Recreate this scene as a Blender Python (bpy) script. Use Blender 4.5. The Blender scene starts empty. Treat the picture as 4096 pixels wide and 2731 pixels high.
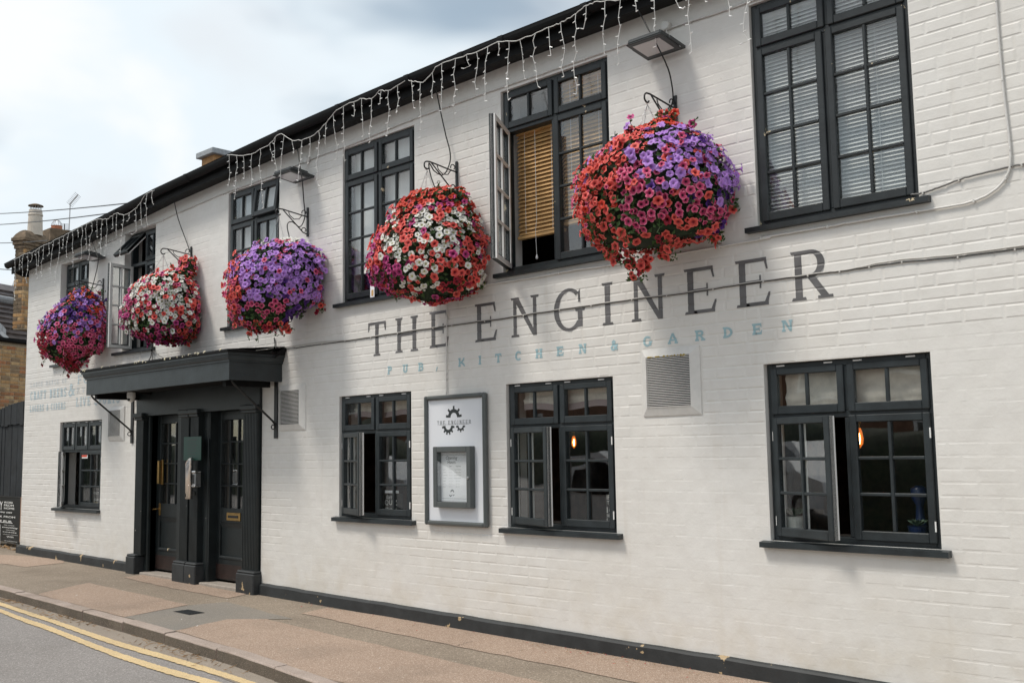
import bpy, math, random
from mathutils import Vector, Matrix, noise
R = math.radians
sc = bpy.context.scene
col = sc.collection

# ------------------------------------------------------------------ camera, sky, sun, exposure
YAW, PITCH, ROLL = 0.754937703, 0.106073159, -0.0162646652
FPX = 4075.1                                # focal length in pixels of a 4096 px wide frame
EYE = Vector((0.0, -6.0, 1.5))              # standing on the road, 6 m from the facade (the plane y = 0)
fw = Vector((-math.sin(YAW) * math.cos(PITCH), math.cos(YAW) * math.cos(PITCH), math.sin(PITCH)))
r0 = Vector((math.cos(YAW), math.sin(YAW), 0)); u0 = r0.cross(fw)
rt = math.cos(ROLL) * r0 + math.sin(ROLL) * u0
up = -math.sin(ROLL) * r0 + math.cos(ROLL) * u0
cam_d = bpy.data.cameras.new('camera'); cam = bpy.data.objects.new('camera', cam_d); col.objects.link(cam)
cam_d.sensor_width = 36; cam_d.lens = 36 * FPX / 4096; cam_d.clip_start = .05; cam_d.clip_end = 2000
cam.matrix_world = Matrix(((rt.x, up.x, -fw.x, EYE.x), (rt.y, up.y, -fw.y, EYE.y), (rt.z, up.z, -fw.z, EYE.z), (0, 0, 0, 1)))
sc.camera = cam

SUN_EL, SUN_AZ = 59, 210                    # elevation; compass azimuth from +y clockwise (from the front left of the facade)
wd = bpy.data.worlds.new('World'); sc.world = wd; wd.use_nodes = True
nt = wd.node_tree; nt.nodes.clear()
def wn(t, **k):
    n = nt.nodes.new(t)
    for a, b in k.items(): setattr(n, a, b)
    return n
out = wn('ShaderNodeOutputWorld')
sky = wn('ShaderNodeTexSky', sky_type='NISHITA', sun_disc=False)
sky.sun_elevation = R(SUN_EL); sky.sun_rotation = R(SUN_AZ)
bg1 = wn('ShaderNodeBackground'); bg1.inputs['Strength'].default_value = .12
tint = wn('ShaderNodeMix', data_type='RGBA', blend_type='MULTIPLY'); tint.inputs[0].default_value = 1
tint.inputs[7].default_value = (1.05, 1.0, .82, 1)
nt.links.new(sky.outputs[0], tint.inputs[6]); nt.links.new(tint.outputs[2], bg1.inputs['Color'])
tc = wn('ShaderNodeTexCoord'); sp = wn('ShaderNodeSeparateXYZ'); nt.links.new(tc.outputs['Generated'], sp.inputs[0])
def wmath(op, a, b=None, c=None):
    n = wn('ShaderNodeMath', operation=op)
    for i, v in enumerate((a, b, c)):
        if v is None: continue
        if isinstance(v, (int, float)): n.inputs[i].default_value = v
        else: nt.links.new(v, n.inputs[i])
    return n.outputs[0]
zz = wmath('ADD', wmath('MAXIMUM', sp.outputs['Z'], 0), .28)
cv = wn('ShaderNodeCombineXYZ')
nt.links.new(wmath('DIVIDE', sp.outputs['X'], zz), cv.inputs[0]); nt.links.new(wmath('DIVIDE', sp.outputs['Y'], zz), cv.inputs[1])
def wnoise(scale, detail, rough, off, dist=0.0):
    m = wn('ShaderNodeMapping'); m.inputs['Location'].default_value = off; nt.links.new(cv.outputs[0], m.inputs[0])
    n = wn('ShaderNodeTexNoise'); n.inputs['Scale'].default_value = scale; n.inputs['Detail'].default_value = detail
    n.inputs['Roughness'].default_value = rough; n.inputs['Distortion'].default_value = dist
    nt.links.new(m.outputs[0], n.inputs['Vector']); return n.outputs['Fac']
def wramp(fac, stops):
    r = wn('ShaderNodeValToRGB'); e = r.color_ramp.elements
    while len(e) < len(stops): e.new(.5)
    for i, (p, c) in enumerate(stops): e[i].position = p; e[i].color = (*c, 1)
    r.color_ramp.interpolation = 'EASE'
    nt.links.new(fac, r.inputs[0]); return r.outputs[0]
mask = wramp(wnoise(1.9, 4, .5, (3.1, 1.7, 0), .3), [(.36, (.25,) * 3), (.56, (1, 1, 1))])
tone = wramp(wnoise(2.3, 4, .46, (7.3, 4.2, 0), .3), [(.28, (.77, .82, .865)), (.44, (.80, .88, .935)), (.60, (.92, .94, .955))])
bg2 = wn('ShaderNodeBackground'); bg2.inputs['Strength'].default_value = .86; nt.links.new(tone, bg2.inputs['Color'])
mx = wn('ShaderNodeMixShader'); nt.links.new(mask, mx.inputs[0]); nt.links.new(bg1.outputs[0], mx.inputs[1]); nt.links.new(bg2.outputs[0], mx.inputs[2])
nt.links.new(mx.outputs[0], out.inputs['Surface'])

sun_d = bpy.data.lights.new('sun', 'SUN'); sun = bpy.data.objects.new('sun', sun_d); col.objects.link(sun)
sun_d.energy = 2.0; sun_d.angle = R(14); sun_d.color = (1, .94, .85)
sdir = Vector((math.sin(R(SUN_AZ)) * math.cos(R(SUN_EL)), math.cos(R(SUN_AZ)) * math.cos(R(SUN_EL)), math.sin(R(SUN_EL))))
sun.rotation_euler = sdir.to_track_quat('Z', 'Y').to_euler()
sc.view_settings.view_transform = 'Standard'; sc.view_settings.look = 'None'
sc.view_settings.exposure = 0.32; sc.view_settings.gamma = 1; sc.view_settings.use_curve_mapping = False

sc.cycles.max_bounces = 7; sc.cycles.diffuse_bounces = 3; sc.cycles.glossy_bounces = 3; sc.cycles.transmission_bounces = 4; sc.cycles.transparent_max_bounces = 16

# ------------------------------------------------------------------ measuring helpers
def ray(px, py): return (px - 2048) / FPX * rt - (py - 1365.5) / FPX * up + fw
def at(px, py, y=0.0):                      # the point of the plane y = const seen at a photo pixel
    d = ray(px, py); return EYE + d * ((y - EYE.y) / d.y)
def zg(x): return .0113 * (-3.4 - x)        # the street falls gently to the right
def gr(px, py, z=0.0):                      # the point of the sloping ground, z above or below the footway
    d = ray(px, py); t = (z + .0113 * -3.4 - EYE.z) / (d.z + .0113 * d.x); return EYE + d * t
def far(px, py, rr): d = ray(px, py); return EYE + d * (rr / math.hypot(d.x, d.y))
def cr(x0, y0, s): return lambda a, b: (x0 + a / s, y0 + b / s)
def cam_px(v):
    d = Vector(v) - EYE; w = d.dot(fw); return 2048 + FPX * d.dot(rt) / w, 1365.5 - FPX * d.dot(up) / w
def lerp(a, b, t): return a + (b - a) * t
def interp(tab, x):
    if x <= tab[0][0]: return tab[0][1]
    for (a, b), (c, d) in zip(tab, tab[1:]):
        if x <= c: return lerp(b, d, (x - a) / (c - a))
    return tab[-1][1]

# ------------------------------------------------------------------ materials
MT = {}
def mat(name, color, rough=.6, metal=0.0, spec=.5, noise_amt=0.0, noise_scale=20, bump=0.0, bump_scale=60, color2=None, emit=None, estr=0, vcol=False, trans=0.0, stretch=None):
    m = bpy.data.materials.new(name); m.use_nodes = True; t = m.node_tree; t.nodes.clear()
    N = t.nodes.new; L = t.links.new
    o = N('ShaderNodeOutputMaterial'); p = N('ShaderNodeBsdfPrincipled'); L(p.outputs[0], o.inputs[0])
    p.inputs['Roughness'].default_value = rough; p.inputs['Metallic'].default_value = metal; p.inputs['Specular IOR Level'].default_value = spec
    p.inputs['Base Color'].default_value = (*color, 1)
    tcn = N('ShaderNodeTexCoord'); vec = tcn.outputs['Object']
    if stretch:
        mp = N('ShaderNodeMapping'); mp.inputs['Scale'].default_value = stretch; L(vec, mp.inputs[0]); vec = mp.outputs[0]
    if vcol:
        a = N('ShaderNodeVertexColor'); a.layer_name = 'col'; L(a.outputs[0], p.inputs['Base Color'])
    if noise_amt or color2:
        n = N('ShaderNodeTexNoise'); n.inputs['Scale'].default_value = noise_scale; n.inputs['Detail'].default_value = 6; n.inputs['Roughness'].default_value = .6; L(vec, n.inputs['Vector'])
        r = N('ShaderNodeValToRGB'); e = r.color_ramp.elements; e[0].position = .33; e[1].position = .67
        c2 = color2 or tuple(c * (1 - noise_amt) for c in color); c1 = color if color2 else tuple(min(1, c * (1 + noise_amt)) for c in color)
        e[0].color = (*c2, 1); e[1].color = (*c1, 1); L(n.outputs['Fac'], r.inputs[0]); L(r.outputs[0], p.inputs['Base Color'])
    if bump:
        n = N('ShaderNodeTexNoise'); n.inputs['Scale'].default_value = bump_scale; n.inputs['Detail'].default_value = 5; L(vec, n.inputs['Vector'])
        b = N('ShaderNodeBump'); b.inputs['Strength'].default_value = min(1, bump); b.inputs['Distance'].default_value = .004; L(n.outputs['Fac'], b.inputs['Height']); L(b.outputs[0], p.inputs['Normal'])
    if emit:
        p.inputs['Emission Color'].default_value = (*emit, 1); p.inputs['Emission Strength'].default_value = estr
    if trans:
        tr = N('ShaderNodeBsdfTranslucent'); ms = N('ShaderNodeMixShader'); ms.inputs[0].default_value = trans
        src = p.inputs['Base Color'].links
        if src: L(src[0].from_socket, tr.inputs[0])
        else: tr.inputs[0].default_value = (*color, 1)
        L(p.outputs[0], ms.inputs[1]); L(tr.outputs[0], ms.inputs[2]); L(ms.outputs[0], o.inputs[0])
    MT[name] = m; return m

def node_helpers(m):
    t = m.node_tree
    def N(ty, **k):
        n = t.nodes.new(ty)
        for a, b in k.items(): setattr(n, a, b)
        return n
    def S(n, **k):
        for a, b in k.items(): n.inputs[a.replace('_', ' ')].default_value = b
        return n
    return t, N, t.links.new, S

def m_wall():
    m = mat('white_wall_paint', (.70, .675, .64), .55)
    t, N, L, S = node_helpers(m); p = next(n for n in t.nodes if n.type == 'BSDF_PRINCIPLED')
    g = N('ShaderNodeNewGeometry'); pos = g.outputs['Position']
    def noi(s, d, r=.55, vec=pos):
        n = N('ShaderNodeTexNoise'); S(n, Scale=s, Detail=d, Roughness=r); L(vec, n.inputs['Vector']); return n.outputs['Fac']
    def ramp(f, stops):
        r = N('ShaderNodeValToRGB'); e = r.color_ramp.elements
        while len(e) < len(stops): e.new(.5)
        for i, (q, c) in enumerate(stops): e[i].position = q; e[i].color = (*c, 1)
        L(f, r.inputs[0]); return r.outputs[0]
    def mul(a, b, f=1.0):
        n = N('ShaderNodeMix', data_type='RGBA', blend_type='MULTIPLY'); n.inputs[0].default_value = f; L(a, n.inputs[6]); L(b, n.inputs[7]); return n.outputs[2]
    def mixc(f, a, c):
        n = N('ShaderNodeMix', data_type='RGBA'); L(f, n.inputs[0]); L(a, n.inputs[6]); n.inputs[7].default_value = (*c, 1); return n.outputs[2]
    def mth(op, a, b):
        n = N('ShaderNodeMath', operation=op, use_clamp=True)
        for i, v in enumerate((a, b)):
            if isinstance(v, (int, float)): n.inputs[i].default_value = v
            else: L(v, n.inputs[i])
        return n.outputs[0]
    base = ramp(noi(.7, 2), [(.3, (.715, .69, .652)), (.7, (.738, .722, .696))])
    base = mul(base, ramp(noi(9, 3), [(.3, (.955, .95, .945)), (.6, (1, 1, 1))]))
    # splash-back dirt low on the wall and a few ochre runs: stains with ragged shapes of their own
    sx = N('ShaderNodeSeparateXYZ'); L(pos, sx.inputs[0])
    mr = N('ShaderNodeMapRange'); L(sx.outputs['Z'], mr.inputs[0]); S(mr, From_Min=.05, From_Max=.75, To_Min=1, To_Max=0)
    d = mth('MULTIPLY', mr.outputs[0], ramp(noi(3.2, 4, .62), [(.42, (0, 0, 0)), (.72, (1, 1, 1))]))
    base = mixc(mth('MULTIPLY', d, .38), base, (.47, .38, .24))
    st = N('ShaderNodeMapping'); st.inputs['Scale'].default_value = (6, 6, .5); L(pos, st.inputs[0])
    d2 = ramp(noi(1.0, 3, .6, st.outputs[0]), [(.62, (0, 0, 0)), (.80, (1, 1, 1))])
    base = mixc(mth('MULTIPLY', d2, .30), base, (.52, .45, .36))
    d3 = ramp(noi(38, 2, .5), [(.765, (0, 0, 0)), (.79, (1, 1, 1))])
    base = mixc(mth('MULTIPLY', d3, .5), base, (.42, .34, .26))
    L(base, p.inputs['Base Color'])
    b1 = N('ShaderNodeBump'); S(b1, Strength=.55, Distance=.0025); L(noi(34, 3, .6), b1.inputs['Height'])
    b2 = N('ShaderNodeBump'); S(b2, Strength=.6, Distance=.012); L(noi(5.5, 1, .5), b2.inputs['Height']); L(b2.outputs[0], b1.inputs['Normal'])
    L(b1.outputs[0], p.inputs['Normal'])
    return m
m_wall()
def paint_dark(name, c, rough=.42, chips=.0, chipc=(.62, .55, .42), cs=9.0):
    m = mat(name, c, rough)
    t, N, L, S = node_helpers(m); p = next(n for n in t.nodes if n.type == 'BSDF_PRINCIPLED')
    g = N('ShaderNodeNewGeometry'); pos = g.outputs['Position']
    def noi(s, d, r=.6):
        n = N('ShaderNodeTexNoise'); S(n, Scale=s, Detail=d, Roughness=r); L(pos, n.inputs['Vector']); return n.outputs['Fac']
    def ramp(f, stops):
        r = N('ShaderNodeValToRGB'); e = r.color_ramp.elements
        for i, (q, cc) in enumerate(stops): e[i].position = q; e[i].color = (*cc, 1)
        L(f, r.inputs[0]); return r.outputs[0]
    b = ramp(noi(7, 3), [(.3, tuple(x * .75 for x in c)), (.7, tuple(x * 1.35 for x in c))])
    if chips:
        f = ramp(noi(cs, 4, .55), [(chips, (0, 0, 0)), (chips + .012, (1, 1, 1))])
        n = N('ShaderNodeMix', data_type='RGBA'); L(f, n.inputs[0]); L(b, n.inputs[6]); n.inputs[7].default_value = (*chipc, 1); b = n.outputs[2]
    L(b, p.inputs['Base Color'])
    bm = N('ShaderNodeBump'); S(bm, Strength=.6, Distance=.002); L(noi(45, 2), bm.inputs['Height']); L(bm.outputs[0], p.inputs['Normal'])
    return m
paint_dark('slate_paint', (.021, .027, .030), .42, .77)
paint_dark('slate_paint_worn', (.016, .020, .022), .45, .69, (.60, .50, .34))
paint_dark('plinth_paint', (.024, .027, .029), .6, .645, (.42, .31, .18), 6.0)
paint_dark('door_paint', (.010, .014, .015), .42, .735, (.55, .52, .46), 12.0)
paint_dark('black_gutter', (.005, .005, .0055), .6); next(n for n in MT['black_gutter'].node_tree.nodes if n.type == 'BSDF_PRINCIPLED').inputs['Specular IOR Level'].default_value = .2
paint_dark('iron', (.012, .012, .013), .45)
paint_dark('fence_black', (.020, .024, .028), .75)
mat('white_paint', (.78, .77, .75), .45, noise_amt=.04)
mat('cream_trim', (.66, .645, .62), .5, noise_amt=.05, bump=.3)
mat('white_plastic', (.80, .80, .79), .4)
mat('grey_cable', (.52, .50, .47), .55)
mat('dark_cable', (.030, .030, .030), .5)
mat('mid_cable', (.16, .155, .15), .55)
mat('hose', (.012, .012, .012), .5)
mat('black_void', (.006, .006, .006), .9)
mat('letter_grey', (.125, .121, .123), .36, noise_amt=.22, noise_scale=6)
mat('letter_blue', (.33, .49, .535), .55, noise_amt=.10, noise_scale=14)
mat('letter_faded', (.47, .56, .60), .6, noise_amt=.12, noise_scale=14)
mat('letter_ghost', (.60, .63, .645), .6)
mat('wood_blind', (.60, .36, .15), .5, noise_amt=.25, noise_scale=8, stretch=(1, 1, 10))
mat('blind_white', (.82, .82, .81), .6)
mat('net_blind', (.80, .80, .80), .9)
mat('curtain', (.80, .74, .66), .9, noise_amt=.12, noise_scale=14)
mat('curtain_hem', (.42, .34, .34), .9)
mat('room_dark', (.055, .045, .038), .9)
mat('room_brick', (.13, .075, .05), .9, noise_amt=.4, noise_scale=9)
mat('room_pale', (.38, .36, .34), .9)
mat('board_white', (.74, .76, .80), .35)
mat('board_grey', (.085, .095, .095), .4, noise_amt=.08, noise_scale=5)
mat('board_ink', (.030, .036, .037), .5)
mat('ink_grey', (.16, .17, .18), .6)
mat('paper', (.88, .88, .92), .6)
mat('chrome', (.85, .85, .86), .24, 1.0)
mat('brass', (.48, .31, .12), .35, 1.0, noise_amt=.2)
mat('steel', (.5, .5, .5), .35, 1.0)
mat('green_sign', (.010, .060, .045), .35)
mat('kick_brown', (.022, .012, .010), .5, noise_amt=.4, noise_scale=7)
mat('stone_sill', (.34, .30, .26), .8, noise_amt=.15, bump=.4)
mat('lens_glass', (.55, .56, .55), .12, spec=.8)
mat('flood_grey', (.045, .05, .052), .45)
mat('light_wire', (.62, .61, .585), .5)
mat('bulb_tip', (.92, .92, .90), .2)
mat('lead', (.30, .32, .34), .55, noise_amt=.2, bump=.4)
mat('slate', (.13, .115, .115), .6, noise_amt=.25, noise_scale=5, bump=.4)
mat('slate_b', (.17, .15, .145), .65, noise_amt=.25, noise_scale=5, bump=.4)
mat('roof_tile', (.08, .07, .068), .7, noise_amt=.3)
mat('terracotta', (.42, .15, .075), .75, noise_amt=.15)
mat('pot_cream', (.56, .50, .43), .8, noise_amt=.15, noise_scale=8)
for i, c in enumerate(((.46, .27, .12), (.38, .21, .09), (.50, .33, .17), (.34, .165, .075), (.28, .19, .11), (.46, .20, .09))):
    mat('stock_brick_%s' % 'abcdef'[i], c, .85, noise_amt=.22, noise_scale=18, bump=.6)
mat('lime_mortar', (.44, .36, .26), .9, noise_amt=.15, noise_scale=15)
mat('soot_brick', (.16, .115, .075), .9, noise_amt=.4, noise_scale=10, bump=.5)
mat('chalk', (.82, .82, .80), .8)
mat('chalk_dim', (.17, .17, .17), .8)
mat('chalkboard', (.010, .011, .011), .5)
mat('pine', (.46, .27, .17), .6, noise_amt=.2, noise_scale=6, stretch=(1, 1, 6))
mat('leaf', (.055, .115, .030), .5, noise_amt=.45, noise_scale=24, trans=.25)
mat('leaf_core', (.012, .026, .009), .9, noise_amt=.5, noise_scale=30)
mat('petal', (.5, .5, .5), .55, vcol=True, trans=.22)
mat('amber_filament', (.9, .5, .2), .4, emit=(1, .50, .16), estr=16)
mat('amber_glass', (.5, .2, .04), .3, emit=(1, .22, .03), estr=.7)
mat('bulb_glass_dark', (.10, .06, .03), .2)
mat('pot_white', (.70, .70, .66), .45)
mat('succulent', (.10, .16, .11), .5, noise_amt=.3)
mat('blue_ceramic', (.010, .024, .085), .3)
mat('red_sticker', (.70, .07, .03), .4)
mat('moss', (.42, .30, .05), .9, noise_amt=.35, noise_scale=30, bump=.6)
mat('litter', (.75, .74, .72), .7)
mat('dry_leaf', (.28, .17, .08), .8, noise_amt=.3)
mat('petal_fallen', (.40, .02, .02), .7)
mat('lichen', (.62, .56, .40), .9, noise_amt=.3, noise_scale=60)
mat('wire_thin', (.05, .05, .055), .5)
mat('aerial_metal', (.45, .44, .44), .4, .8)
mat('car_paint', (.82, .83, .84), .25, spec=.7)
mat('car_glass', (.010, .012, .013), .05, spec=.8)
mat('tyre', (.015, .015, .015), .8)
mat('hedge', (.018, .030, .011), .7, noise_amt=.5, noise_scale=6, bump=1.0, bump_scale=9)
mat('crack_dark', (.055, .045, .035), .9)
mat('opposite_brick', (.24, .13, .085), .9, noise_amt=.2, noise_scale=4)

def m_glass():
    m = bpy.data.materials.new('glass'); m.use_nodes = True; t = m.node_tree; t.nodes.clear()
    N = t.nodes.new; L = t.links.new
    o = N('ShaderNodeOutputMaterial'); tr = N('ShaderNodeBsdfTransparent'); tr.inputs[0].default_value = (.975, .985, .98, 1)
    gl = N('ShaderNodeBsdfGlossy'); gl.inputs['Roughness'].default_value = .015
    fr = N('ShaderNodeFresnel'); gb = N('ShaderNodeNewGeometry')
    io = N('ShaderNodeMix'); io.inputs[2].default_value = 1.85; io.inputs[3].default_value = 1 / 1.85      # the same thin-pane reflectance from both sides
    L(gb.outputs['Backfacing'], io.inputs[0]); L(io.outputs[0], fr.inputs['IOR'])
    ms = N('ShaderNodeMixShader'); L(fr.outputs[0], ms.inputs[0]); L(tr.outputs[0], ms.inputs[1]); L(gl.outputs[0], ms.inputs[2]); L(ms.outputs[0], o.inputs[0])
    n = N('ShaderNodeTexNoise'); n.inputs['Scale'].default_value = 3.5; n.inputs['Detail'].default_value = 1
    g = N('ShaderNodeNewGeometry'); L(g.outputs['Position'], n.inputs['Vector'])
    b = N('ShaderNodeBump'); b.inputs['Strength'].default_value = .2; b.inputs['Distance'].default_value = .004; L(n.outputs['Fac'], b.inputs['Height'])
    L(b.outputs[0], gl.inputs['Normal'])
    MT['glass'] = m
m_glass()

def m_ground(name, c1, c2, speck, speck_c, sscale=180, big=1.3, dirt=(.10, .085, .065), dirt_amt=.35, rough=.85):
    m = mat(name, c1, rough); t, N, L, S = node_helpers(m); p = next(n for n in t.nodes if n.type == 'BSDF_PRINCIPLED')
    g = N('ShaderNodeNewGeometry'); pos = g.outputs['Position']
    def noi(s, d, r=.6):
        n = N('ShaderNodeTexNoise'); S(n, Scale=s, Detail=d, Roughness=r); L(pos, n.inputs['Vector']); return n.outputs['Fac']
    def ramp(f, stops):
        r = N('ShaderNodeValToRGB'); e = r.color_ramp.elements
        for i, (q, cc) in enumerate(stops): e[i].position = q; e[i].color = (*cc, 1)
        L(f, r.inputs[0]); return r.outputs[0]
    def mixc(f, a, c, amt=1.0):
        q = N('ShaderNodeMath', operation='MULTIPLY'); L(f, q.inputs[0]); q.inputs[1].default_value = amt
        n = N('ShaderNodeMix', data_type='RGBA'); L(q.outputs[0], n.inputs[0]); L(a, n.inputs[6]); n.inputs[7].default_value = (*c, 1); return n.outputs[2]
    b = ramp(noi(big, 6), [(.32, c2), (.68, c1)])
    v = N('ShaderNodeTexVoronoi'); S(v, Scale=sscale); L(pos, v.inputs['Vector'])
    hs = N('ShaderNodeSeparateColor'); L(v.outputs['Color'], hs.inputs[0])
    b = mixc(ramp(hs.outputs[0], [(1 - speck, (0, 0, 0)), (1 - speck + .03, (1, 1, 1))]), b, speck_c, .75)
    b = mixc(ramp(hs.outputs[1], [(.78, (0, 0, 0)), (.82, (1, 1, 1))]), b, tuple(x * .55 for x in c2), .55)
    b = mixc(ramp(noi(.9, 7, .68), [(.52, (0, 0, 0)), (.74, (1, 1, 1))]), b, dirt, dirt_amt)
    L(b, p.inputs['Base Color'])
    bm = N('ShaderNodeBump'); S(bm, Strength=.5, Distance=.004); L(v.outputs['Distance'], bm.inputs['Height']); L(bm.outputs[0], p.inputs['Normal'])
    return m
m_ground('tarmac_path', (.29, .235, .18), (.24, .193, .147), .12, (.46, .39, .32), 120, dirt=(.11, .085, .06), dirt_amt=.45)
m_ground('beige_aggregate', (.385, .278, .21), (.33, .236, .177), .22, (.60, .49, .40), 190, dirt_amt=.32)
m_ground('grey_patch', (.265, .232, .195), (.225, .205, .18), .10, (.42, .39, .35), 260, dirt_amt=.15)
m_ground('road_asphalt', (.29, .268, .255), (.25, .232, .22), .14, (.46, .43, .41), 130, .6, dirt_amt=.18)
m_ground('gutter_concrete', (.36, .305, .25), (.28, .235, .19), .08, (.45, .40, .35), 260, 2.2, (.13, .10, .06), .5)
m_ground('kerb_stone', (.46, .375, .325), (.37, .295, .25), .12, (.6, .52, .46), 320, 3.0, (.16, .12, .085), .45)
m_ground('yellow_line', (.76, .575, .32), (.68, .51, .28), .06, (.42, .34, .22), 220, 2.0, (.30, .25, .17), .35, .7)
m_ground('kerb_face', (.15, .12, .09), (.09, .072, .055), .12, (.34, .29, .23), 320, 3.0, (.07, .055, .04), .5)
m_ground('earth', (.10, .085, .06), (.06, .05, .035), .1, (.25, .22, .18), 90)

# ------------------------------------------------------------------ mesh helpers
ORG = {}
class MB:
    def __init__(s): s.v = []; s.f = []; s.c = []; s.M = None
    def add(s, vs, fs, c=None):
        n = len(s.v)
        for v in vs:
            v = Vector(v); s.v.append(s.M @ v if s.M else v)
        s.f += [tuple(i + n for i in f) for f in fs]
        if c is not None: s.c += [c] * len(vs) if not isinstance(c, list) else c
        return s
    def box(s, x0, x1, y0, y1, z0, z1, b=0.0):
        x0, x1 = min(x0, x1), max(x0, x1); y0, y1 = min(y0, y1), max(y0, y1); z0, z1 = min(z0, z1), max(z0, z1)
        if b <= 0:
            return s.add([(x0, y0, z0), (x1, y0, z0), (x1, y1, z0), (x0, y1, z0), (x0, y0, z1), (x1, y0, z1), (x1, y1, z1), (x0, y1, z1)],
                         [(0, 3, 2, 1), (4, 5, 6, 7), (0, 1, 5, 4), (1, 2, 6, 5), (2, 3, 7, 6), (3, 0, 4, 7)])
        b = min(b, (x1 - x0) * .45, (y1 - y0) * .45, (z1 - z0) * .45)
        V = []; idx = {}
        for ix, X in enumerate((x0, x1)):
            for iy, Y in enumerate((y0, y1)):
                for iz, Z in enumerate((z0, z1)):
                    sx, sy, sz = (1 - 2 * ix) * b, (1 - 2 * iy) * b, (1 - 2 * iz) * b
                    for k, p in enumerate(((X, Y + sy, Z + sz), (X + sx, Y, Z + sz), (X + sx, Y + sy, Z))):
                        idx[ix, iy, iz, k] = len(V); V.append(p)
        F = []; g = lambda a, c, e, k: idx[a, c, e, k]
        for q in (0, 1):
            F.append([g(q, 0, 0, 0), g(q, 1, 0, 0), g(q, 1, 1, 0), g(q, 0, 1, 0)])
            F.append([g(0, q, 0, 1), g(1, q, 0, 1), g(1, q, 1, 1), g(0, q, 1, 1)])
            F.append([g(0, 0, q, 2), g(1, 0, q, 2), g(1, 1, q, 2), g(0, 1, q, 2)])
        for a in (0, 1):
            for c in (0, 1):
                F.append([g(a, c, 0, 0), g(a, c, 1, 0), g(a, c, 1, 1), g(a, c, 0, 1)])
                F.append([g(a, 0, c, 0), g(a, 1, c, 0), g(a, 1, c, 2), g(a, 0, c, 2)])
                F.append([g(0, a, c, 1), g(1, a, c, 1), g(1, a, c, 2), g(0, a, c, 2)])
                for e in (0, 1): F.append([g(a, c, e, 0), g(a, c, e, 1), g(a, c, e, 2)])
        ctr = Vector(((x0 + x1) / 2, (y0 + y1) / 2, (z0 + z1) / 2)); V = [Vector(p) for p in V]
        for i, f in enumerate(F):
            nn = (V[f[1]] - V[f[0]]).cross(V[f[2]] - V[f[0]]); m = sum((V[k] for k in f), Vector()) / len(f) - ctr
            if nn.dot(m) < 0: F[i] = f[::-1]
        return s.add(V, F)
    def bar(s, a, b, w, h, upv=(0, 0, 1)):
        a, b = Vector(a), Vector(b); d = (b - a).normalized(); u = Vector(upv); sd = d.cross(u)
        if sd.length < 1e-4: sd = d.cross(Vector((1, 0, 0)))
        sd.normalize(); u = sd.cross(d); V = []
        for p in (a, b):
            for i, j in ((-1, -1), (1, -1), (1, 1), (-1, 1)): V.append(p + sd * i * w / 2 + u * j * h / 2)
        return s.add(V, [(0, 1, 2, 3), (7, 6, 5, 4), (0, 4, 5, 1), (1, 5, 6, 2), (2, 6, 7, 3), (3, 7, 4, 0)])
    def tube(s, pts, r, n=6, close=False):
        pts = [Vector(p) for p in pts]; rr = r if isinstance(r, (list, tuple)) else [r] * len(pts); V = []; F = []; pu = None
        for i, p in enumerate(pts):
            d = (pts[min(i + 1, len(pts) - 1)] - pts[max(i - 1, 0)]).normalized()
            if pu is None: pu = d.orthogonal().normalized()
            pu = (pu - d * pu.dot(d))
            pu = pu.normalized() if pu.length > 1e-6 else d.orthogonal().normalized()
            w = d.cross(pu)
            for k in range(n):
                a = 2 * math.pi * k / n; V.append(p + (pu * math.cos(a) + w * math.sin(a)) * rr[i])
        for i in range(len(pts) - 1):
            for k in range(n):
                a, b = i * n + k, i * n + (k + 1) % n; F.append((a, b, b + n, a + n))
        F.append(tuple(range(n))[::-1]); F.append(tuple(range((len(pts) - 1) * n, len(pts) * n)))
        return s.add(V, F)
    def lathe(s, prof, c, n=16, axis=None):
        c = Vector(c); V = []; F = []
        M = Vector(axis).to_track_quat('Z', 'Y').to_matrix() if axis else Matrix.Identity(3)
        for r, z in prof:
            for k in range(n):
                a = 2 * math.pi * k / n; V.append(c + M @ Vector((r * math.cos(a), r * math.sin(a), z)))
        for i in range(len(prof) - 1):
            for k in range(n):
                a, b = i * n + k, i * n + (k + 1) % n; F.append((a, b, b + n, a + n))
        F.append(tuple(range(n))[::-1]); F.append(tuple(range((len(prof) - 1) * n, len(prof) * n)))
        return s.add(V, F)
    def prism(s, poly, a, b):              # poly of 3D points swept by vector from offset a to b (both Vectors)
        n = len(poly); V = [Vector(p) + Vector(a) for p in poly] + [Vector(p) + Vector(b) for p in poly]
        F = [tuple(range(n))[::-1], tuple(range(n, 2 * n))] + [(i, (i + 1) % n, (i + 1) % n + n, i + n) for i in range(n)]
        return s.add(V, F)
    def build(s, name, m, parent=None, smooth=False, origin=None):
        me = bpy.data.meshes.new(name)
        o = bpy.data.objects.new(name, me); col.objects.link(o)
        org = Vector(origin) if origin is not None else (ORG[parent] if parent else Vector((0, 0, 0)))
        if parent: o.parent = parent; o.location = org - ORG[parent]
        else: o.location = org
        ORG[o] = org
        me.from_pydata([tuple(v - org) for v in s.v], [], s.f)
        if s.c:
            ca = me.color_attributes.new('col', 'FLOAT_COLOR', 'POINT')
            ca.data.foreach_set('color', [x for c in s.c for x in (*c, 1.0)])
        for k in (m if isinstance(m, (list, tuple)) else [m]): me.materials.append(MT[k])
        if smooth: me.polygons.foreach_set('use_smooth', [True] * len(me.polygons))
        me.update(); return o
def empty(name, loc, parent=None):
    o = bpy.data.objects.new(name, None); col.objects.link(o); o.empty_display_size = .1
    loc = Vector(loc); o.location = loc - ORG[parent] if parent else loc
    if parent: o.parent = parent
    ORG[o] = loc; return o
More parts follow.
